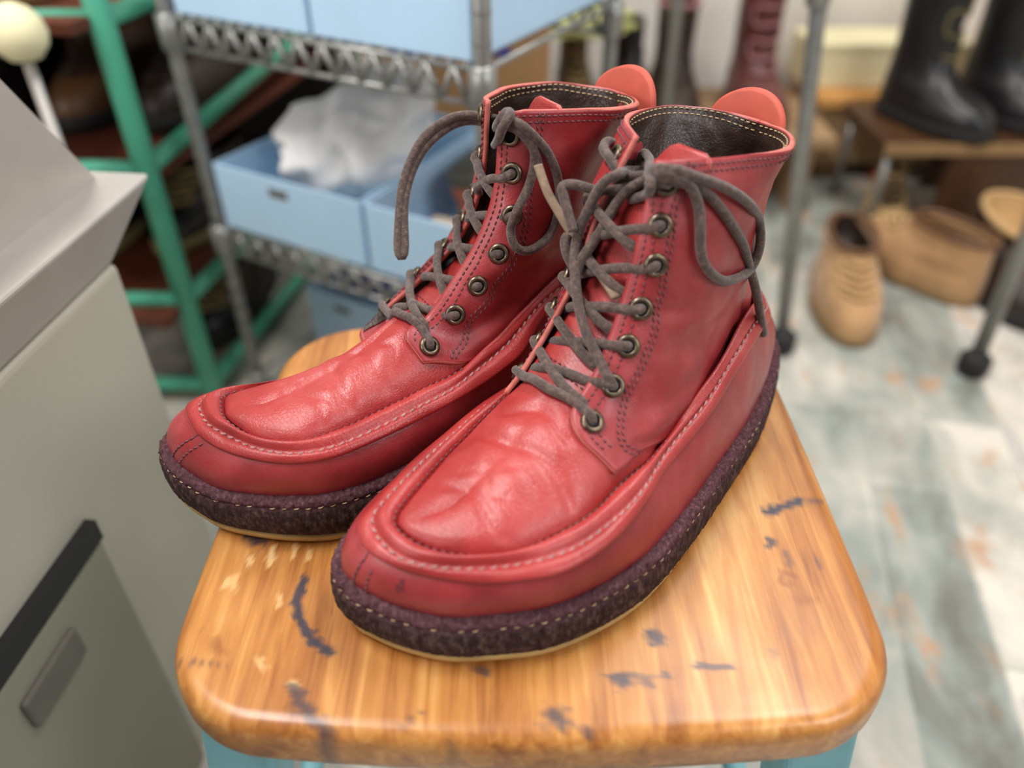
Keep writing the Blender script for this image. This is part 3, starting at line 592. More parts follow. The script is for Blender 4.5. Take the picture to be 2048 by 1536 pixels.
RIGHT.update(
    J=[(-10, 0, 30), (-4, 12, 30), (24, 28, 30), (64, 42, 30), (116, 53, 30), (150, 58.5, 30), (186, 66.5, 30), (204, 69.5, 30), (220, 69.5, 30), (238, 66, 30), (255, 57, 30), (271, 45, 30), (283, 33, 30), (289, 22, 31), (295, 8, 32), (296.5, -3, 32)],
    Jf=[(296, -11, 32), (289, -20, 31), (276, -24, 30), (255, -27, 30), (225, -29, 30), (200, -29, 30), (160, -29, 30), (110, -29, 30), (60, -28, 30), (20, -24, 30), (-3, -15, 30)],
    T=V_T[:6] + [(116, 53, 66), (130, 56, 62), (144, 59, 60), (160, 62, 59), (176, 64, 58), (204, 67, 57), (229, 67, 56), (247, 60, 55), (262, 48, 55), (274, 32, 55), (280, 18, 56), (281, 6, 57)],
    Tf=[(280, -4, 57), (270, -6, 58), (250, 2, 58), (225, 9, 59), (203, 10, 60), (178, 8, 62), (135, -14, 68), (100, -26, 76), (70, -28, 82), (35, -24, 72), (8, -16, 62)],
    O=V_O[:6] + [(118, 48, 71), (132, 52, 67), (146, 56, 65), (160, 60, 63), (180, 63, 62), (203, 65, 60), (224, 66, 59), (238, 63, 58), (250, 57, 58), (261, 46, 58), (269, 32, 58), (276, 18, 59), (277, 6, 59)],
    Of=[(275, -1, 60), (266, -3, 61), (249, 4, 61), (225, 11, 61.5), (203, 12.5, 63), (178, 10, 65), (135, -12, 72), (100, -24, 80), (70, -26, 86), (35, -22, 77), (9, -14, 67)],
    P=V_P[:6] + [(112, 42, 79), (122, 45, 75), (135, 49, 72), (152, 53, 67), (175, 54, 64), (198, 56, 62), (220, 58, 61), (240, 57, 61), (254, 48, 61), (262, 37, 61), (268, 21, 62), (267, 10, 61)],
    Pf=[(264, 3, 61), (257, 3, 61), (235, 8, 61), (211, 14, 63), (188, 12, 66), (165, 6, 69), (130, -8, 77), (100, -20, 85), (70, -22, 91), (38, -18, 82), (16, -11, 72)],
    toe_seam=(295.5, 6, 32),
    spine=[(120, 12, 104), (145, 15, 96), (168, 19, 88), (190, 24, 80), (215, 28, 73), (238, 27, 68), (250, 26, 65.5)],
    tongue=[(168, 21, 83), (157, 19, 86), (139, 15, 92), (120, 12, 103), (104, 10, 122), (94, 9, 146), (88, 12, 164), (84, 19, 177), (82, 22, 184), (81, 24, 188)],
    rows_vis=[[(170, 49, 64), (158, 50, 65), (140, 49, 66), (118, 43, 70), (96, 33, 75), (75, 27, 80), (45, 16, 74), (25, 5, 64), (16, -3, 60)],
              [(174, 37, 70), (164, 44, 70), (145, 48, 72), (120, 44, 78), (96, 34, 83), (73, 27, 88), (45, 16, 85), (25, 5, 80), (17, -3, 77)],
              [(171, 33, 77), (160, 40, 76), (140, 42, 80), (117, 39, 86), (94, 34, 92), (70, 28, 96), (44, 17, 100), (25, 5, 102), (17, -2, 103)],
              [(149, 29.5, 100), (143, 36, 99), (130, 39, 101), (110, 39, 106), (90, 36, 111), (66, 30, 115), (42, 19, 118), (26, 6, 120), (18, -1, 120)],
              [(126, 25.5, 123), (122, 32, 123), (112, 37, 126), (97, 39, 130), (80, 37, 134), (60, 32, 137), (40, 20, 139), (27, 7, 139), (20, 0, 139)],
              [(113, 22.5, 148), (110, 29, 148), (103, 34, 151), (92, 36, 154), (78, 37, 157), (60, 34, 158), (41, 24, 158), (28, 10, 158), (22, 2, 158)],
              [(106, 17, 185), (104, 24, 186.5), (100, 30, 188), (88, 33, 187), (77, 35, 186), (67, 37, 185), (48, 39, 182), (32, 34, 180), (22, 18, 178), (20, 5, 177)]],
    rows_far=[[(188, 10, 68), (165, 4, 70), (130, -8, 75), (100, -18, 82), (70, -20, 86), (45, -16, 74), (25, -10, 64), (16, -3, 60)],
              [(186, 0, 71), (166, -6, 76), (130, -14, 82), (100, -20, 86), (70, -22, 90), (45, -17, 84), (25, -11, 79), (17, -3, 77)],
              [(172, -5, 78), (155, -14, 80), (128, -21, 87), (100, -24, 92), (70, -24, 97), (45, -19, 100), (25, -12, 102), (17, -2, 103)],
              [(148, -4, 92), (134, -16, 97), (112, -25, 103), (90, -27, 109), (66, -25, 115), (44, -18, 118), (27, -9, 120), (18, -1, 120)],
              [(120, -5, 112), (112, -17, 116), (98, -26, 124), (80, -28, 131), (60, -25, 137), (42, -18, 139), (28, -9, 139), (20, 0, 139)],
              [(106, -5, 140), (100, -17, 144), (90, -28, 149), (76, -32, 154), (58, -29, 158), (42, -21, 158), (29, -10, 158), (22, 2, 158)],
              [(102, -3, 184), (97, -14, 182), (87, -22, 181), (76, -29, 180), (62, -31, 179), (44, -28, 178), (30, -16, 177), (22, -4, 177), (20, 5, 177)]],
    centre=(75, 4, 130),
    strip=[(90, 29, 186), (100, 39, 147), (104, 42, 130), (121, 45, 101), (142, 49, 85), (152, 51, 76), (155, 53, 70)],
    eye_vis=[(164, 43, 81), (146, 39, 92), (131, 36, 104), (116, 33, 118), (107, 32, 137), (106, 30, 158), (105, 27, 176)],
    eye_far=[(168, -14, 78), (146, -14, 91), (128, -14, 105), (116, -14, 118), (110, -14, 132), (103, -14, 152), (100, -12, 174)],
    creases=[(219, 8, 209, 60, 2.6, -1.0), (236, 20, 226, 58, 2.2, -.8), (229, 24, 220, 60, 2.0, -.6), (200, 20, 190, 52, 3, -.9), (212, 18, 204, 48, 6, .8), (186, 24, 182, 44, 3, -.6)],
    tab=(15, 6, 167, 23, 23, -.1, 8), lace_extra=[], lace_end=[])
LEFT['lace_extra'] = [[(122.1, -4.1, 175.1), (135.6, 12.5, 185.9), (130.5, 16.9, 185.5), (122.1, 19.3, 181.1), (111.3, 23.2, 176.3), (99.1, 27.0, 169.2), (85.8, 28.2, 159.3), (65.4, 22.4, 142.6), (66.2, 25.5, 135.4), (68.8, 27.3, 127.7), (72.2, 27.3, 121.6), (88.6, 30.9, 124.0), (103.4, 32.6, 128.6), (114.0, 32.6, 136.1), (120.3, 31.0, 143.6), (121.1, 28.8, 150.0), (121.0, 27.1, 158.7), (120.0, 24.1, 167.5), (121.9, 21.4, 174.5), (124.3, 18.5, 179.0), (130.8, 17.6, 182.5), (135.7, 13.2, 182.0), (122.1, -3.5, 173.0)],
    [(130.6, 14.6, 180.2), (121.9, 18.3, 177.1), (115.8, 21.6, 173.6), (108.0, 25.8, 165.3), (98.3, 28.7, 153.3), (85.6, 28.4, 139.2), (74.7, 27.1, 123.9), (68.7, 28.4, 112.5), (63.3, 29.7, 100.5), (57.9, 31.1, 86.5), (52.7, 31.6, 75.4)],
    [(92.4, -27.6, 160.3), (98.3, -32.9, 160.5), (135.7, -10.5, 175.7), (137.2, -16.6, 170.7), (140.2, -18.4, 165.4), (142.5, -19.2, 160.0), (146.0, -21.9, 147.6), (150.6, -19.3, 140.1), (156.9, -12.3, 131.9), (163.1, -2.8, 122.2), (167.2, 6.8, 113.7), (168.9, 16.7, 106.7), (170.9, 23.7, 102.6), (171.1, 27.2, 100.2), (167.9, 26.6, 95.3)],
    [(122.7, -2.4, 172.8), (126.1, -4.2, 171.8), (131.2, -8.3, 167.2), (138.0, -10.8, 157.9), (142.6, -11.6, 150.4), (147.2, -12.9, 143.6), (150.5, -14.0, 139.1), (154.4, -14.2, 132.1)],
    [(128.0, -7.7, 163.1), (128.6, -3.0, 165.6), (129.3, 1.7, 168.6), (140.5, 12.5, 179.6), (125.0, -1.3, 177.8), (90.5, -31.1, 166.4), (87.6, -36.5, 165.6), (89.1, -36.9, 160.9), (91.6, -35.3, 155.5)],
    [(110.0, -36.1, 176.2), (115.5, -36.1, 178.3), (120.9, -33.1, 177.4), (125.2, -24.8, 176.2), (126.2, -18.5, 173.1), (124.7, -11.7, 171.8), (120.9, -5.1, 173.3)],
    [(151.1, -20.8, 149.7), (149.7, -25.5, 155.5), (147.9, -31.1, 162.4), (146.8, -33.5, 165.7), (143.5, -31.6, 166.6), (140.0, -28.0, 166.0), (136.0, -23.0, 164.6), (130.5, -14.9, 165.7), (125.1, -8.5, 168.2), (123.6, -2.3, 172.2)],
    [(123.7, -2.4, 171.2), (134.4, 12.5, 179.2), (129.9, 13.8, 177.9)],
    [(100.4, -36.1, 159.0), (96.8, -31.5, 157.6), (123.2, -3.0, 174.7), (135.5, 14.0, 184.6), (131.4, 16.7, 183.2)],
    [(151.3, -17.9, 130.6), (151.1, -23.6, 136.2), (149.3, -27.4, 141.4), (147.1, -27.8, 143.6)]]
LEFT['lace_end'] = []
RIGHT['lace_extra'] = [[(108.0, 28.6, 184.6), (105.4, 35.3, 184.5), (98.2, 37.5, 177.5), (91.1, 38.0, 169.1), (86.6, 39.3, 159.9), (84.0, 40.3, 148.2), (84.5, 40.5, 135.7), (87.7, 39.4, 124.0), (98.3, 43.4, 121.1), (106.3, 43.8, 120.6), (112.1, 42.9, 124.6), (112.7, 39.5, 132.9), (109.8, 41.0, 143.2), (102.1, 38.3, 151.6), (98.2, 37.9, 162.8), (97.7, 36.9, 171.0), (101.9, 35.7, 177.7), (106.4, 33.3, 181.9), (108.7, 25.4, 181.3)],
    [(109.0, 28.2, 184.7), (87.8, -17.4, 167.7), (97.0, -24.7, 169.3), (103.7, -28.9, 169.3), (112.6, -32.0, 166.4), (124.0, -33.2, 159.9), (133.9, -30.5, 150.0), (142.2, -25.8, 138.9), (147.9, -19.5, 127.9), (152.7, -13.1, 117.2), (155.7, -8.8, 110.3), (156.3, -5.7, 106.4), (154.8, -4.4, 105.9), (152.3, -6.4, 109.5), (149.0, -12.5, 118.0), (145.3, -19.3, 127.6), (140.6, -24.5, 136.1), (133.3, -29.3, 145.7), (123.6, -32.2, 154.9), (113.0, -31.9, 161.3), (103.3, -30.0, 165.3), (93.7, -24.7, 165.5), (87.3, -19.4, 163.7), (108.8, 25.6, 180.4)],
    [(90.4, -19.7, 157.2), (85.7, -21.3, 156.7), (112.9, 32.6, 182.9), (110.3, 33.3, 187.3), (106.8, 30.1, 188.2), (106.8, 25.5, 187.3), (107.8, 21.5, 182.4), (84.9, -23.7, 158.6)],
    [(86.0, -26.3, 156.3), (86.5, -23.8, 153.2), (112.3, 29.1, 178.3), (109.9, 28.9, 182.6)],
    [(103.1, 34.8, 178.8), (98.8, 35.8, 172.9), (95.8, 36.8, 165.5), (94.9, 37.5, 160.5)]]
RIGHT['lace_end'] = [[(104.5, 51.2, 169.4), (104.7, 60.3, 159.3), (103.1, 68.6, 151.3), (100.6, 78.7, 141.8), (101.0, 92.4, 136.9), (101.5, 105.7, 132.2), (102.2, 114.7, 129.0)]]
LEFT['mark'] = [[(285.9, 20.0, 50.9), (286.1, 21.0, 50.4), (286.3, 21.9, 49.5)], [(284.8, 21.8, 51.1), (285.6, 22.1, 50.4), (286.3, 22.2, 49.4)], [(286.3, 21.8, 49.1), (287.2, 20.9, 49.0), (287.9, 20.6, 48.0), (288.4, 20.8, 46.5), (287.9, 21.9, 46.2), (287.0, 22.9, 47.2), (286.2, 23.0, 48.5), (286.3, 21.8, 49.1)], [(288.2, 21.5, 46.1), (288.4, 21.4, 45.5), (288.8, 21.1, 44.9)], [(287.2, 22.8, 46.9), (287.0, 23.2, 46.4), (286.7, 23.7, 46.3)], [(287.2, 21.1, 48.1), (287.2, 21.9, 47.9), (287.6, 21.9, 47.2)]]

boot_l = make_boot(LEFT, 'front red leather boot of the pair, nearest the right edge of the stool', (.1557, .4092, SEAT), math.radians(221))
boot_r = make_boot(RIGHT, 'rear red leather boot of the pair, its toe toward the grey cabinet', (.0755, .4525, SEAT), math.radians(211))

# ------------------------------------------------------------------ the workshop behind
def mat(name, c, rough=.5, **k): M[name] = plain(name, c, rough, **k); return M[name]
mat('white_wall', sr(226, 220, 212), .8, var=.03, scale=5); mat('steel', sr(186, 180, 174), .42, metal=.3, var=.1, scale=12); mat('grey_paint', sr(172, 168, 154), .5, var=.05, scale=8)
mat('drawer_paint', sr(132, 130, 114), .5, var=.05, scale=8); mat('green', sr(76, 168, 138), .4, var=.1, scale=20); mat('chrome', sr(146, 146, 142), .35, metal=.6, var=.12, scale=60)
mat('blue_card', sr(184, 216, 242), .6, var=.03, scale=14); mat('blue_in', sr(140, 176, 208), .7, var=.05, scale=14); mat('white_cloth', sr(244, 242, 240), .85, var=.05, scale=30)
mat('rust_board', sr(92, 42, 24), .6, var=.3, scale=14); mat('cardboard', sr(150, 112, 72), .8, var=.1, scale=12); mat('blue_tape', sr(34, 40, 130), .5, var=.1)
mat('black_leather', sr(26, 25, 26), .35, var=.3, scale=24); mat('olive', sr(92, 84, 48), .7, var=.2, scale=30); mat('tan_suede', sr(184, 142, 98), .9, var=.1, scale=30, sheen=.3)
mat('tan_lining', sr(196, 160, 110), .8, var=.1); mat('brown_leather', sr(104, 70, 42), .45, var=.3, scale=20); mat('dark_brown', sr(46, 32, 24), .5, var=.35, scale=18)
mat('burgundy', sr(92, 44, 40), .4, var=.3, scale=18); mat('pink_rim', sr(150, 100, 104), .6); mat('sole_black', sr(24, 22, 22), .7); mat('sole_tan', sr(150, 118, 78), .7); mat('dark_wood', sr(70, 42, 18), .5, var=.3, scale=12)
mat('lit_top_wood', sr(206, 150, 84), .6, var=.15, scale=10); mat('tan_wood', sr(160, 128, 92), .7, var=.15, scale=10); mat('cream', sr(232, 222, 180), .6, var=.04); mat('yellow_green', sr(178, 180, 112), .4, var=.2, scale=24)
mat('grey_bin', sr(120, 128, 138), .5, var=.06); mat('orange_leather', sr(190, 104, 66), .5, var=.15, scale=30); mat('beige', sr(196, 178, 158), .8, var=.08, scale=30); mat('grey_sole', sr(84, 82, 70), .6, var=.15, scale=30)
mat('rubber', sr(22, 22, 22), .6); mat('purple', sr(86, 80, 168), .5); mat('red_plastic', sr(206, 70, 56), .5); mat('khaki', sr(150, 134, 92), .8, var=.2, scale=30); mat('baseboard', sr(206, 210, 198), .6, var=.04)
mat('rim_grey', sr(96, 92, 84), .5)
structure(MB().box((.5, 2.06, 1.35), (4.8, .12, 2.7)).build('wall_back', M['white_wall'], smooth=False))
structure(MB().box((-1.56, .6, 1.35), (.12, 3.0, 2.7)).build('wall_left', M['white_wall'], smooth=False))
structure(MB().box((2.56, .6, 1.35), (.12, 3.0, 2.7)).build('wall_right', M['white_wall'], smooth=False))
structure(MB().box((.5, 1.985, .022), (4.1, .03, .044)).build('baseboard_back', M['baseboard'], smooth=False, bevel=.004))
def part(mb, name, m, parent, **k): return mb.build(name, M[m] if isinstance(m, str) else [M[x] for x in m], parent, **k)
# ---- grey machine cabinet at the left
c = tag(empty('cabinet', (-.590, .186, 0), math.radians(-6)), 'grey steel workshop cabinet with a stainless top at the left edge', 'cabinet')
part(MB().box((-.012, 0, .24), (.548, .71, .472)), 'body', 'grey_paint', c, smooth=False, bevel=.006)
V = A([(x, y_, z) for z in (0, 1) for y_ in (0, 1) for x in (0, 1)]); lo, hi = A([(-.29, -.37, .476), (.26, .352, .476)]), A([(-.294, -.376, .527), (.282, .40, .527)])
V = A([[((lo if q[2] < .5 else hi)[int(q[k])])[k] for k in (0, 1)] + [(.476, .527)[int(q[2])]] for q in V])
part(MB().add(V, [(0, 2, 3, 1), (4, 5, 7, 6), (0, 1, 5, 4), (2, 6, 7, 3), (0, 4, 6, 2), (1, 3, 7, 5)]), 'worktop', 'steel', c, smooth=False, bevel=.004)
d = part(MB().box((.263, .018, .162), (.012, .41, .318)), 'drawer', 'drawer_paint', c, smooth=False, bevel=.004)
part(MB().box((.266, .018, .331), (.009, .41, .018)), 'gap_shade_strip', 'rubber', c, smooth=False)  # solid black strip stands in for the shade in the gap over the drawer
part(MB().box((.2705, .135, .283), (.006, .06, .028)), 'slot_shade_patch', 'rim_grey', d, smooth=False, bevel=.004)  # raised dark block, painted shade of the recessed pull
mb = MB(); y = [(.385, .527), (.322, .625), (.0, .66), (-.2, .66), (-.2, .527)]; V = [(.246, a, b) for a, b in y] + [(.238, a, b) for a, b in y]; n5 = 5
mb.add(V, [(0, 1, 2, 3, 4), (9, 8, 7, 6, 5)] + [(i, (i + 1) % 5, 5 + (i + 1) % 5, 5 + i) for i in range(5)])
mb.box((.022, .385 - .031, .577), (.43, .006, .118), rot=[[1, 0, 0], [0, math.cos(.57), -math.sin(.57)], [0, math.sin(.57), math.cos(.57)]])
part(mb, 'dust_hood', 'steel', c, smooth=False)
part(MB().lathe([(0, 0), (.03, 0), (.045, .012), (.045, .03), (.03, .042), (0, .042)], 24), 'grinding_wheel', 'rubber', c, loc=(.19, .14, .529))
# ---- mint green tube rack
g = tag(empty('tube_rack', (-.458, .935, 0)), 'mint green tube-frame rack of dark shoes behind the grey cabinet', 'rack')
gx, gy = A((.206, .979, 0)), A((-1, 0, 0)); L, Wd = .68, .62
for a, b in ((0, 0), (L, 0), (0, Wd), (L, Wd)):
    p = gx * a + gy * b; part(MB().tube([p + A((0, 0, .0)), p + A((0, 0, .95))], .0145, 14), 'post', 'green', g)
for z, z2 in ((.03, .03), (.18, .18), (.371, .43), (.545, .545), (.8, .8)):
    for b in (0, Wd): part(MB().tube([gy * b + A((0, 0, z)), gy * b + gx * L + A((0, 0, z2))], .011, 12), 'rail', 'green', g)
    part(MB().tube([A((0, 0, z)), gy * Wd + A((0, 0, z))], .011, 12), 'rail', 'green', g); part(MB().tube([gx * L + A((0, 0, z2)), gx * L + gy * Wd + A((0, 0, z2))], .011, 12), 'rail', 'green', g)
yaw = math.atan2(gx[1], gx[0]) - math.pi / 2
for z in (.168, .352, .545):
    p = (gx * L + gy * Wd) / 2; part(MB().box(p + A((0, 0, z)), (Wd - .02, L - .03, .012), rz=yaw), 'shelf_board', 'rust_board', g, smooth=False)
part(MB().box(gx * (L - .01) + gy * Wd / 2 + A((0, 0, .45)), (Wd, .008, .84), rz=yaw), 'back_panel', 'rubber', g, smooth=False)  # black sheet added behind the shelves as the shade inside the rack
# ---- shoes for the background
def shoe(name, label, loc, rz, L, W, H, upper, sole, lining, group=None, cat='boot', tilt=(0, 0), cuff=None, laces=None, sh=.5):
    r = tag(empty(name, loc, math.radians(rz)), label, cat, group); r.rotation_euler = (math.radians(tilt[0]), math.radians(tilt[1]), math.radians(rz)); k = L / .29; th = np.arange(40) * 2 * math.pi / 40
    def ring(z, xb, xf, w, e=2.3):
        cx = xb + min(.42 * L, (xf - xb) * .5); P = []
        for a in th:
            ca, sa = math.cos(a), math.sin(a); rr = (abs(ca) ** e + abs(sa) ** e) ** (-1 / e)
            x = cx + (xf - cx if ca > 0 else cx - xb) * ca * rr; y = w * sa * rr * (.86 if x < cx and xf > .8 * L else 1); P.append((x, y, z))
        return P
    zs = [(.02, 0, 1, .5), (.03, -.005, 1.0, .51), (.045, -.005, .985, .5), (.062, 0, .93, .46), (.078, .005, .80, .41), (.095, .01, .66, .36), (.115, .015, sh + .06, .33), (.14, .02, sh, .32), (.18, .02, sh - .02, .33), (.3, .0, sh - .01, .36)]
    zs = [q for q in zs if q[0] * k < H] ; ztop = zs[-1]
    R = [ring(z * k, xb * L, xf * L, w * W) for z, xb, xf, w in zs] + [ring(H, ztop[1] * L, ztop[2] * L, ztop[3] * W * 1.03)]
    R = A(R); Rs = np.stack([spline(R[:, j], 30) for j in range(40)], 1)
    u = part(MB().grid(Rs, cc=True), 'upper', upper, r); t = u.modifiers.new('t', 'SOLIDIFY'); t.thickness = .004; t.offset = -1
    s = A([ring(0, .005 * L, .99 * L, .49 * W), ring(.004, -.01 * L, 1.01 * L, .52 * W), ring(.022 * k, -.012 * L, 1.015 * L, .53 * W), ring(.026 * k, -.005 * L, 1.0 * L, .5 * W)])
    mb = MB().grid(s, cc=True); mb.f += [tuple(range(40)), tuple(120 + i for i in range(40))]; mb.m += [0, 0]; part(mb, 'sole', sole, r)
    c = A([0, 0, 0]); top = Rs[-1].mean(0); q = [top + (Rs[-1] - top) * f + A((0, 0, z)) for f, z in ((.94, -.002), (.9, -.02), (.86, -min(.07, H * .5)))]
    mb = MB().grid(A(q), cc=True); mb.f.append(tuple(80 + i for i in range(40))); mb.m.append(0); part(mb, 'lining', lining, r)
    if cuff: part(MB().tube(np.vstack([Rs[-1], Rs[-1][:1]]) + A((0, 0, .001)), .006 * k, 8), 'cuff', cuff, r)
    if laces:
        mb = MB(); zg = []
        for i in range(5):
            row = Rs[13 + i * 3]; a, b = row[4], row[36]; m_ = row[0] + A((.006, 0, .003)); zg += [x + A((.003, 0, .002)) for x in ((a, m_, b) if i % 2 else (b, m_, a))]
        mb.tube(spline(zg, 90), .0035, 8)
        part(mb, 'laces', laces, r)
    return r
RK = 'dark shoes on the green rack'
def on_rack(a, b, z): p = A((-.458, .935, 0)) + gx * a + gy * b; return (p[0], p[1], z)
shoe('shoe', 'dark brown shoe on the middle green-rack shelf, right end', on_rack(.42, .09, .361), 262, .27, .1, .1, 'dark_brown', 'sole_black', 'rubber', RK, 'shoe', laces='dark_brown')
shoe('shoe', 'dark brown shoe second from the right on the middle green-rack shelf', on_rack(.42, .215, .361), 262, .27, .1, .11, 'brown_leather', 'sole_black', 'rubber', RK, 'shoe', laces='dark_brown')
shoe('shoe', 'black shoe above the stainless worktop corner on the middle green-rack shelf', on_rack(.38, .34, .361), 268, .27, .1, .1, 'black_leather', 'sole_black', 'rubber', RK, 'shoe', laces='rubber')
shoe('shoe', 'black shoe on the low green-rack shelf beside the chrome post', on_rack(.4, .1, .175), 258, .27, .1, .11, 'black_leather', 'khaki', 'rubber', RK, 'shoe', laces='khaki')
shoe('shoe', 'dark shoe with khaki sole on the low green-rack shelf by the cabinet', on_rack(.36, .24, .175), 262, .27, .1, .1, 'black_leather', 'khaki', 'rubber', RK, 'shoe', laces='rubber')
shoe('boot', 'brown boot on the upper green-rack shelf at the top left corner', on_rack(.3, .16, .552), 265, .28, .1, .18, 'brown_leather', 'sole_tan', 'rubber', RK, laces='dark_brown')
shoe('boot', 'rust brown boot on the upper green-rack shelf near the green post', on_rack(.4, .04, .552), 262, .28, .09, .18, 'rust_board', 'sole_black', 'rubber', RK, laces='dark_brown')
shoe('shoe', 'black shoe on the bottom green-rack rail near the floor', on_rack(.4, .1, .0), 262, .27, .1, .1, 'black_leather', 'sole_black', 'khaki', RK, 'shoe', laces='khaki')
b = MB().lathe([(0, -.028), (.016, -.024), (.026, -.012), (.029, 0), (.026, .014), (.018, .024), (.007, .03), (0, .031)], 24)
o = part(b, 'polishing_mop', 'cream', None, loc=(-.512, .86, .548)); tag(o, 'cream rounded polishing mop at the left edge, above the dust hood', 'polishing mop')
mb = MB(); mb.tube([(-.512, .86, .0), (-.512, .86, .52)], .006, 10); part(mb, 'stand_rod', 'steel', o).location = (.512, -.86, -.548)
# ---- chrome wire shelving with blue boxes
PA, PB = A((-.388, .945, 0)), A((-.027, .742, 0)); ab = PB - PA; LA = np.linalg.norm(ab); ab = ab / LA; dp = A((-ab[1], ab[0], 0)); DP = .30; ry = math.atan2(ab[1], ab[0])
w_ = tag(empty('wire_shelving', tuple(PA)), 'chrome wire shelving with pale blue boxes behind the red boots', 'shelving')
for a, b in ((0, 0), (LA, 0), (0, DP), (LA, DP)):
    p = ab * a + dp * b; mb = MB().tube([p, p + A((0, 0, 1.0))], .0088, 14)
    for z in np.arange(.05, 1.0, .026): mb.lathe([(.0088, -.002), (.0094, 0), (.0088, .002)], 14, p + A((0, 0, z)))
    part(mb, 'post', 'chrome', w_)
for z in (.04, .285, .545):
    mb = MB(); e = lambda a, b, zz: ab * a + dp * b + A((0, 0, zz))
    for (a0, b0), (a1, b1) in (((0, 0), (LA, 0)), ((0, DP), (LA, DP)), ((0, 0), (0, DP)), ((LA, 0), (LA, DP))):
        n_ = 13 if a0 != a1 else 11
        for zz in ((z, z - .032) if a0 != a1 else (z,)): mb.tube([e(a0, b0, zz), e(a1, b1, zz)], .0032, 8)
        if a0 == a1: continue
        zig = []
        for i in range(2 * n_ + 1): t = i / (2 * n_); zig.append(e(a0 + (a1 - a0) * t, b0 + (b1 - b0) * t, z - (.032 if i % 2 else 0)))
        for q0, q1 in zip(zig[:-1], zig[1:]): mb.tube([q0, q1], .0036, 8)
    for i in range(1, 22): a = LA * i / 22; mb.tube([e(a, 0, z + .003), e(a, DP, z + .003)], .002, 6)
    part(mb, 'wire_shelf', 'chrome', w_)
    for a, b in ((0, 0), (LA, 0), (0, DP), (LA, DP)): part(MB().lathe([(.0088, -.036), (.0135, -.034), (.0135, .004), (.0088, .006)], 16, e(a, b, z)), 'collar', 'chrome', w_)
def open_box(name, label, a0, a1, z, h, depth, front=.004, hole=True, group='pale blue shoe boxes', closed=False, base=None):
    p = (PA + ab * (a0 + a1) / 2 + dp * (depth / 2 + front)) if base is None else A(base); r = tag(empty(name, (p[0], p[1], z), ry), label, 'box', group); wd = a1 - a0; t = .003
    for nm, c, s in (('front_panel', (0, -depth / 2, h / 2), (wd, t, h)), ('back_panel', (0, depth / 2, h / 2), (wd, t, h)), ('side_panel', (-wd / 2, 0, h / 2), (t, depth, h)), ('side_panel', (wd / 2, 0, h / 2), (t, depth, h)), ('bottom_panel', (0, 0, t / 2), (wd, depth, t))):
        f = part(MB().box(c, s), nm, 'blue_card', r, smooth=False, bevel=.001)
        if nm == 'front_panel' and hole: part(MB().box((-.01, -depth / 2 - .0012, h * .78), (.03, .002, .011)), 'finger_hole', 'rim_grey', f, smooth=False, bevel=.0008)
    if closed: part(MB().box((0, 0, h), (wd + .004, depth + .004, .004)), 'lid', 'blue_card', r, smooth=False)
    return r
open_box('shoe_box', 'open pale blue box holding a white cloth bundle on the wire shelf', .012, .242, .291, .085, .287)
open_box('shoe_box', 'open pale blue box holding an orange shoe, right on the wire shelf', .250, .404, .291, .085, .287, hole=False)
open_box('shoe_box', 'closed pale blue box on the upper wire shelf, left one', .014, .205, .551, .13, .29, hole=False, closed=True)
open_box('shoe_box', 'closed pale blue box on the upper wire shelf, right one', .212, .40, .551, .13, .29, hole=False, closed=True)
open_box('shoe_box', 'open pale blue box near the floor holding a purple roll', 0, .15, .046, .1, .16, base=PA + ab * .10 + dp * .19)
p = PA + ab * .10 + dp * .19; o = MB().tube([p + ab * -.045 + A((0, 0, .13)), p + ab * .05 + A((0, 0, .135))], .026, 20).build('roll', M['purple']); tag(o, 'purple roll lying in the blue box near the floor', 'roll')
# white cloth bundle
mb = MB(); cols = []
bc = PA + ab * .135 + dp * .16
for v in np.linspace(0, math.pi, 30):
    row = []
    for a in np.arange(48) * 2 * math.pi / 48:
        q = A((.088 * math.sin(v) * math.cos(a), .12 * math.sin(v) * math.sin(a), .065 * math.cos(v)))
        f = 1 + .34 * mnoise.noise(Vector(q * 17)) + .08 * mnoise.noise(Vector(q * 34)) - .3 * abs(mnoise.noise(Vector((q[0] * 50, q[1] * 16, q[2] * 30)))); q = q * f; q[2] = max(q[2], -.05) + .045 * math.sin(v) * max(0, math.sin(a)); q[2] += .03; row.append(bc + ab * q[0] + dp * q[1] + A((0, 0, .347 + q[2])))
    cols.append(row)
o = MB().grid(A(cols), cc=True).build('cloth_bundle', M['white_cloth']); tag(o, 'crumpled white cloth bundle in the left open blue box', 'cloth')
p = PA + ab * .322 + dp * .10
shoe('shoe', 'orange shoe upside down with its dark sole up in the right open blue box', (p[0], p[1], .388), math.degrees(ry) + 90, .185, .11, .085, 'orange_leather', 'grey_sole', 'beige', None, 'shoe', tilt=(166, 0))
o = MB().box((0, 0, 0), (.09, .06, .05)).build('felt_pad', M['beige'], smooth=False, bevel=.012, loc=tuple(PA + ab * .345 + dp * .045 + A((0, 0, .322)))); o.rotation_euler = (.25, 0, ry); tag(o, 'beige felt pad under the orange shoe in the blue box', 'pad')
# cardboard cartons behind the shelving
def carton(label, loc, size, rz, tape):
    r = tag(empty('carton', loc, rz), label, 'box'); part(MB().box((0, 0, size[2] / 2), size), 'carton_body', 'cardboard', r, smooth=False, bevel=.003)
    part(MB().box((0, -size[1] / 2 - .001, size[2] - .02), (size[0], .002, .004)), 'flap_edge', 'tan_wood', r, smooth=False)
    for x, z in tape: part(MB().box((x, -size[1] / 2 - .001, z), (.055, .002, .04)), 'blue_label', 'blue_tape', r, smooth=False)
    return r
carton('brown cardboard carton with blue labels behind the wire shelving', (-.085, 1.45, 0), (.3, .12, .44), -.1, ((-.09, .40), (.06, .405)))
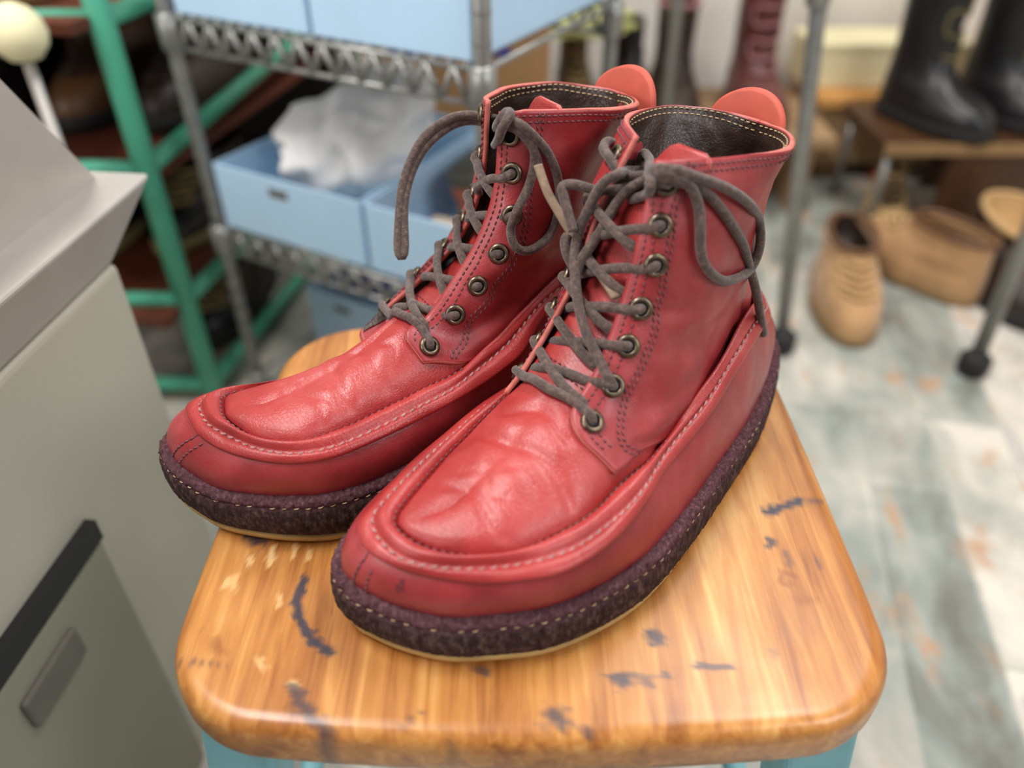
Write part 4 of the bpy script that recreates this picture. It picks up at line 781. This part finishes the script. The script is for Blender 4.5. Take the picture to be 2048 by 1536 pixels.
# ---- far shelf of shoes behind the boots
fs = tag(empty('low_bench', (.22, 1.74, 0)), 'long low bench of worn shoes under the white back wall', 'bench')
part(MB().box((0, 0, .16), (.90, .34, .02)), 'bench_top', 'tan_wood', fs, smooth=False)
for x in (-.4, .4): part(MB().box((x, 0, .075), (.03, .3, .15)), 'bench_leg', 'tan_wood', fs, smooth=False)
FB = 'worn shoes on the far bench'
for i, (x, u, s, lb, H) in enumerate(((-.1, 'brown_leather', 'sole_tan', 'brown boot at the left end of the far bench', .17), (.02, 'dark_brown', 'sole_black', 'dark brown boot second along the far bench', .15), (.13, 'brown_leather', 'sole_black', 'brown boot between two grey uprights on the far bench', .16), (.24, 'black_leather', 'sole_black', 'black boot right of the slim grey pole on the far bench', .18))):
    shoe('boot', lb, (x, 1.86, .171), 262 + 6 * i, .24, .095, H, u, s, 'rubber', FB, laces='khaki' if i % 2 == 0 else 'dark_brown')
shoe('boot', 'dark brown boot with a pink rim, upright on the far bench', (.352, 1.83, .171), 266, .27, .12, .22, 'dark_brown', 'sole_black', 'rubber', FB, cuff='pink_rim', laces='dark_brown')
shoe('boot', 'dark burgundy boot at the right end of the far bench', (.52, 1.83, .171), 270, .27, .13, .26, 'burgundy', 'sole_black', 'rubber', FB, laces='pink_rim')
mb = MB(); rows = []
for v in np.linspace(0, 1, 24):
    row = []
    for a in np.arange(40) * 2 * math.pi / 40:
        rr = (.13 - .11 * v ** 3) * (1 + .25 * mnoise.noise(Vector((math.cos(a) * 2, math.sin(a) * 2, v * 5)))); row.append((.09 + rr * math.cos(a) * 1.2, 1.72 + rr * math.sin(a) * .6, .345 + .06 * v))
    rows.append(row)
mb.grid(A(rows), cc=True); o = mb.build('plastic_bag', M['yellow_green']); tag(o, 'crumpled yellow-green plastic bag above the worn shoes on the far bench', 'bag')
def pole(name, label, a, b, r=.011, foot=True, group=None):
    a, b = A(a), A(b); e = tag(empty(name, tuple(a)), label, 'pole', group); part(MB().tube([A((0, 0, .01)), b - a], r, 14), 'tube', 'chrome', e)
    part(MB().lathe([(0, 0), (.02, 0), (.024, .008), (.024, .03), (.015, .04), (0, .04)], 20), 'rubber_foot', 'rubber', e); part(MB().lathe([(r, -.02), (r + .004, -.018), (r + .004, .018), (r, .02)], 16, (b - a) * .55), 'joint_collar', 'chrome', e); return e
pole('pole', 'slim grey pole beside the burgundy boots', (.29, 1.45, 0), (.272, 1.45, 1.0))
pole('pole', 'leaning grey pole right of the front boot shaft', (.447, 1.065, 0), (.33, 1.065, 1.0)); pole('pole', 'grey pole on a black rubber foot near the right edge', (.739, 1.003, 0), (.72, 1.003, .75), .012)
# ---- right side: tan shoes on the floor, black boots on a stand
shoe('boot', 'tan suede boot on the floor, toe toward the stool', (.625, 1.345, 0), 259, .28, .115, .115, 'tan_suede', 'sole_tan', 'dark_brown', 'pair of tan suede boots', cuff='brown_leather', laces='tan_lining')
shoe('boot', 'tan suede boot on the floor, turned sideways nearer the right edge', (.835, 1.20, 0), 121, .28, .115, .12, 'tan_suede', 'sole_tan', 'brown_leather', 'pair of tan suede boots', cuff='brown_leather', laces='tan_lining')
shoe('shoe', 'pale tan shoe on the floor behind the two suede boots', (.84, 1.66, 0), 250, .2, .09, .1, 'tan_lining', 'sole_black', 'brown_leather', None, 'shoe', laces='dark_brown')
o = MB().lathe([(0, 0), (.016, 0), (.018, .004), (.018, .02), (.012, .026), (0, .026)], 20).build('bottle_cap', M['red_plastic'], loc=(.87, 1.77, 0)); tag(o, 'small red cap on the floor beyond the tan shoes', 'cap')
sd = tag(empty('display_stand', (.93, 1.585, 0)), 'low wooden stand carrying the black boots at the upper right', 'stand')
part(MB().box((.0, .0, .19), (.42, .24, .02)), 'stand_top', 'dark_wood', sd, smooth=False, bevel=.003)
part(MB().box((.07, -.105, .09), (.28, .014, .18)), 'front_board', 'dark_wood', sd, smooth=False, bevel=.003)
for x, y_ in ((-.19, .10), (-.19, -.10)): part(MB().tube([(x, y_, 0), (x, y_, .18)], .008, 12), 'leg', 'chrome', sd)
part(MB().box((0, -.1215, .19), (.42, .004, .022)), 'edge_strip', 'sole_tan', sd, smooth=False)
shoe('boot', 'tall black lace-up boot on the stand, nearer one, toe shining', (.785, 1.68, .201), 299, .255, .115, .34, 'black_leather', 'sole_black', 'olive', 'pair of black boots', laces='olive')
shoe('boot', 'tall black lace-up boot on the stand, cut by the right edge', (.945, 1.69, .201), 302, .255, .115, .34, 'black_leather', 'sole_black', 'olive', 'pair of black boots', laces='olive')
shoe('shoe', 'dark brown leather shoe with tan lining on the floor at the right edge', (.955, 1.42, .0), 259, .31, .15, .12, 'dark_brown', 'sole_black', 'tan_lining', None, 'shoe', cuff='tan_lining', sh=.62)
# ---- platform and cream box against the back wall
pf = tag(empty('platform', (1.17, 1.86, 0)), 'low tan wooden platform with its lit top coloured orange along the white wall', 'platform')
part(MB().box((0, 0, .108), (.96, .2, .13)), 'face_board', 'tan_wood', pf, smooth=False); part(MB().box((0, -.002, .186), (.98, .22, .026)), 'top_board', 'lit_top_wood', pf, smooth=False, bevel=.003)  # top board gets a brighter orange wood, the light on it put into colour
for x in (-.42, .42): part(MB().box((x, 0, .022), (.05, .16, .044)), 'foot', 'tan_wood', pf, smooth=False)
o = MB().box((0, 0, .045), (.36, .14, .09)).build('cream_box', M['cream'], smooth=False, bevel=.006, loc=(.84, 1.87, .2)); tag(o, 'cream box lying on the tan platform against the wall', 'box'); part(MB().box((0, 0, .09), (.366, .146, .014)), 'lid', 'cream', o, smooth=False, bevel=.003)
o = tag(empty('wooden_post', (1.0, 1.728, 0)), 'dark orange-brown wooden post at the upper right corner', 'post'); part(MB().box((0, 0, .5), (.06, .024, 1.0)), 'upright', 'dark_wood', o, smooth=False, bevel=.004); part(MB().box((0, 0, .015), (.09, .026, .03)), 'base_block', 'dark_wood', o, smooth=False, bevel=.004)
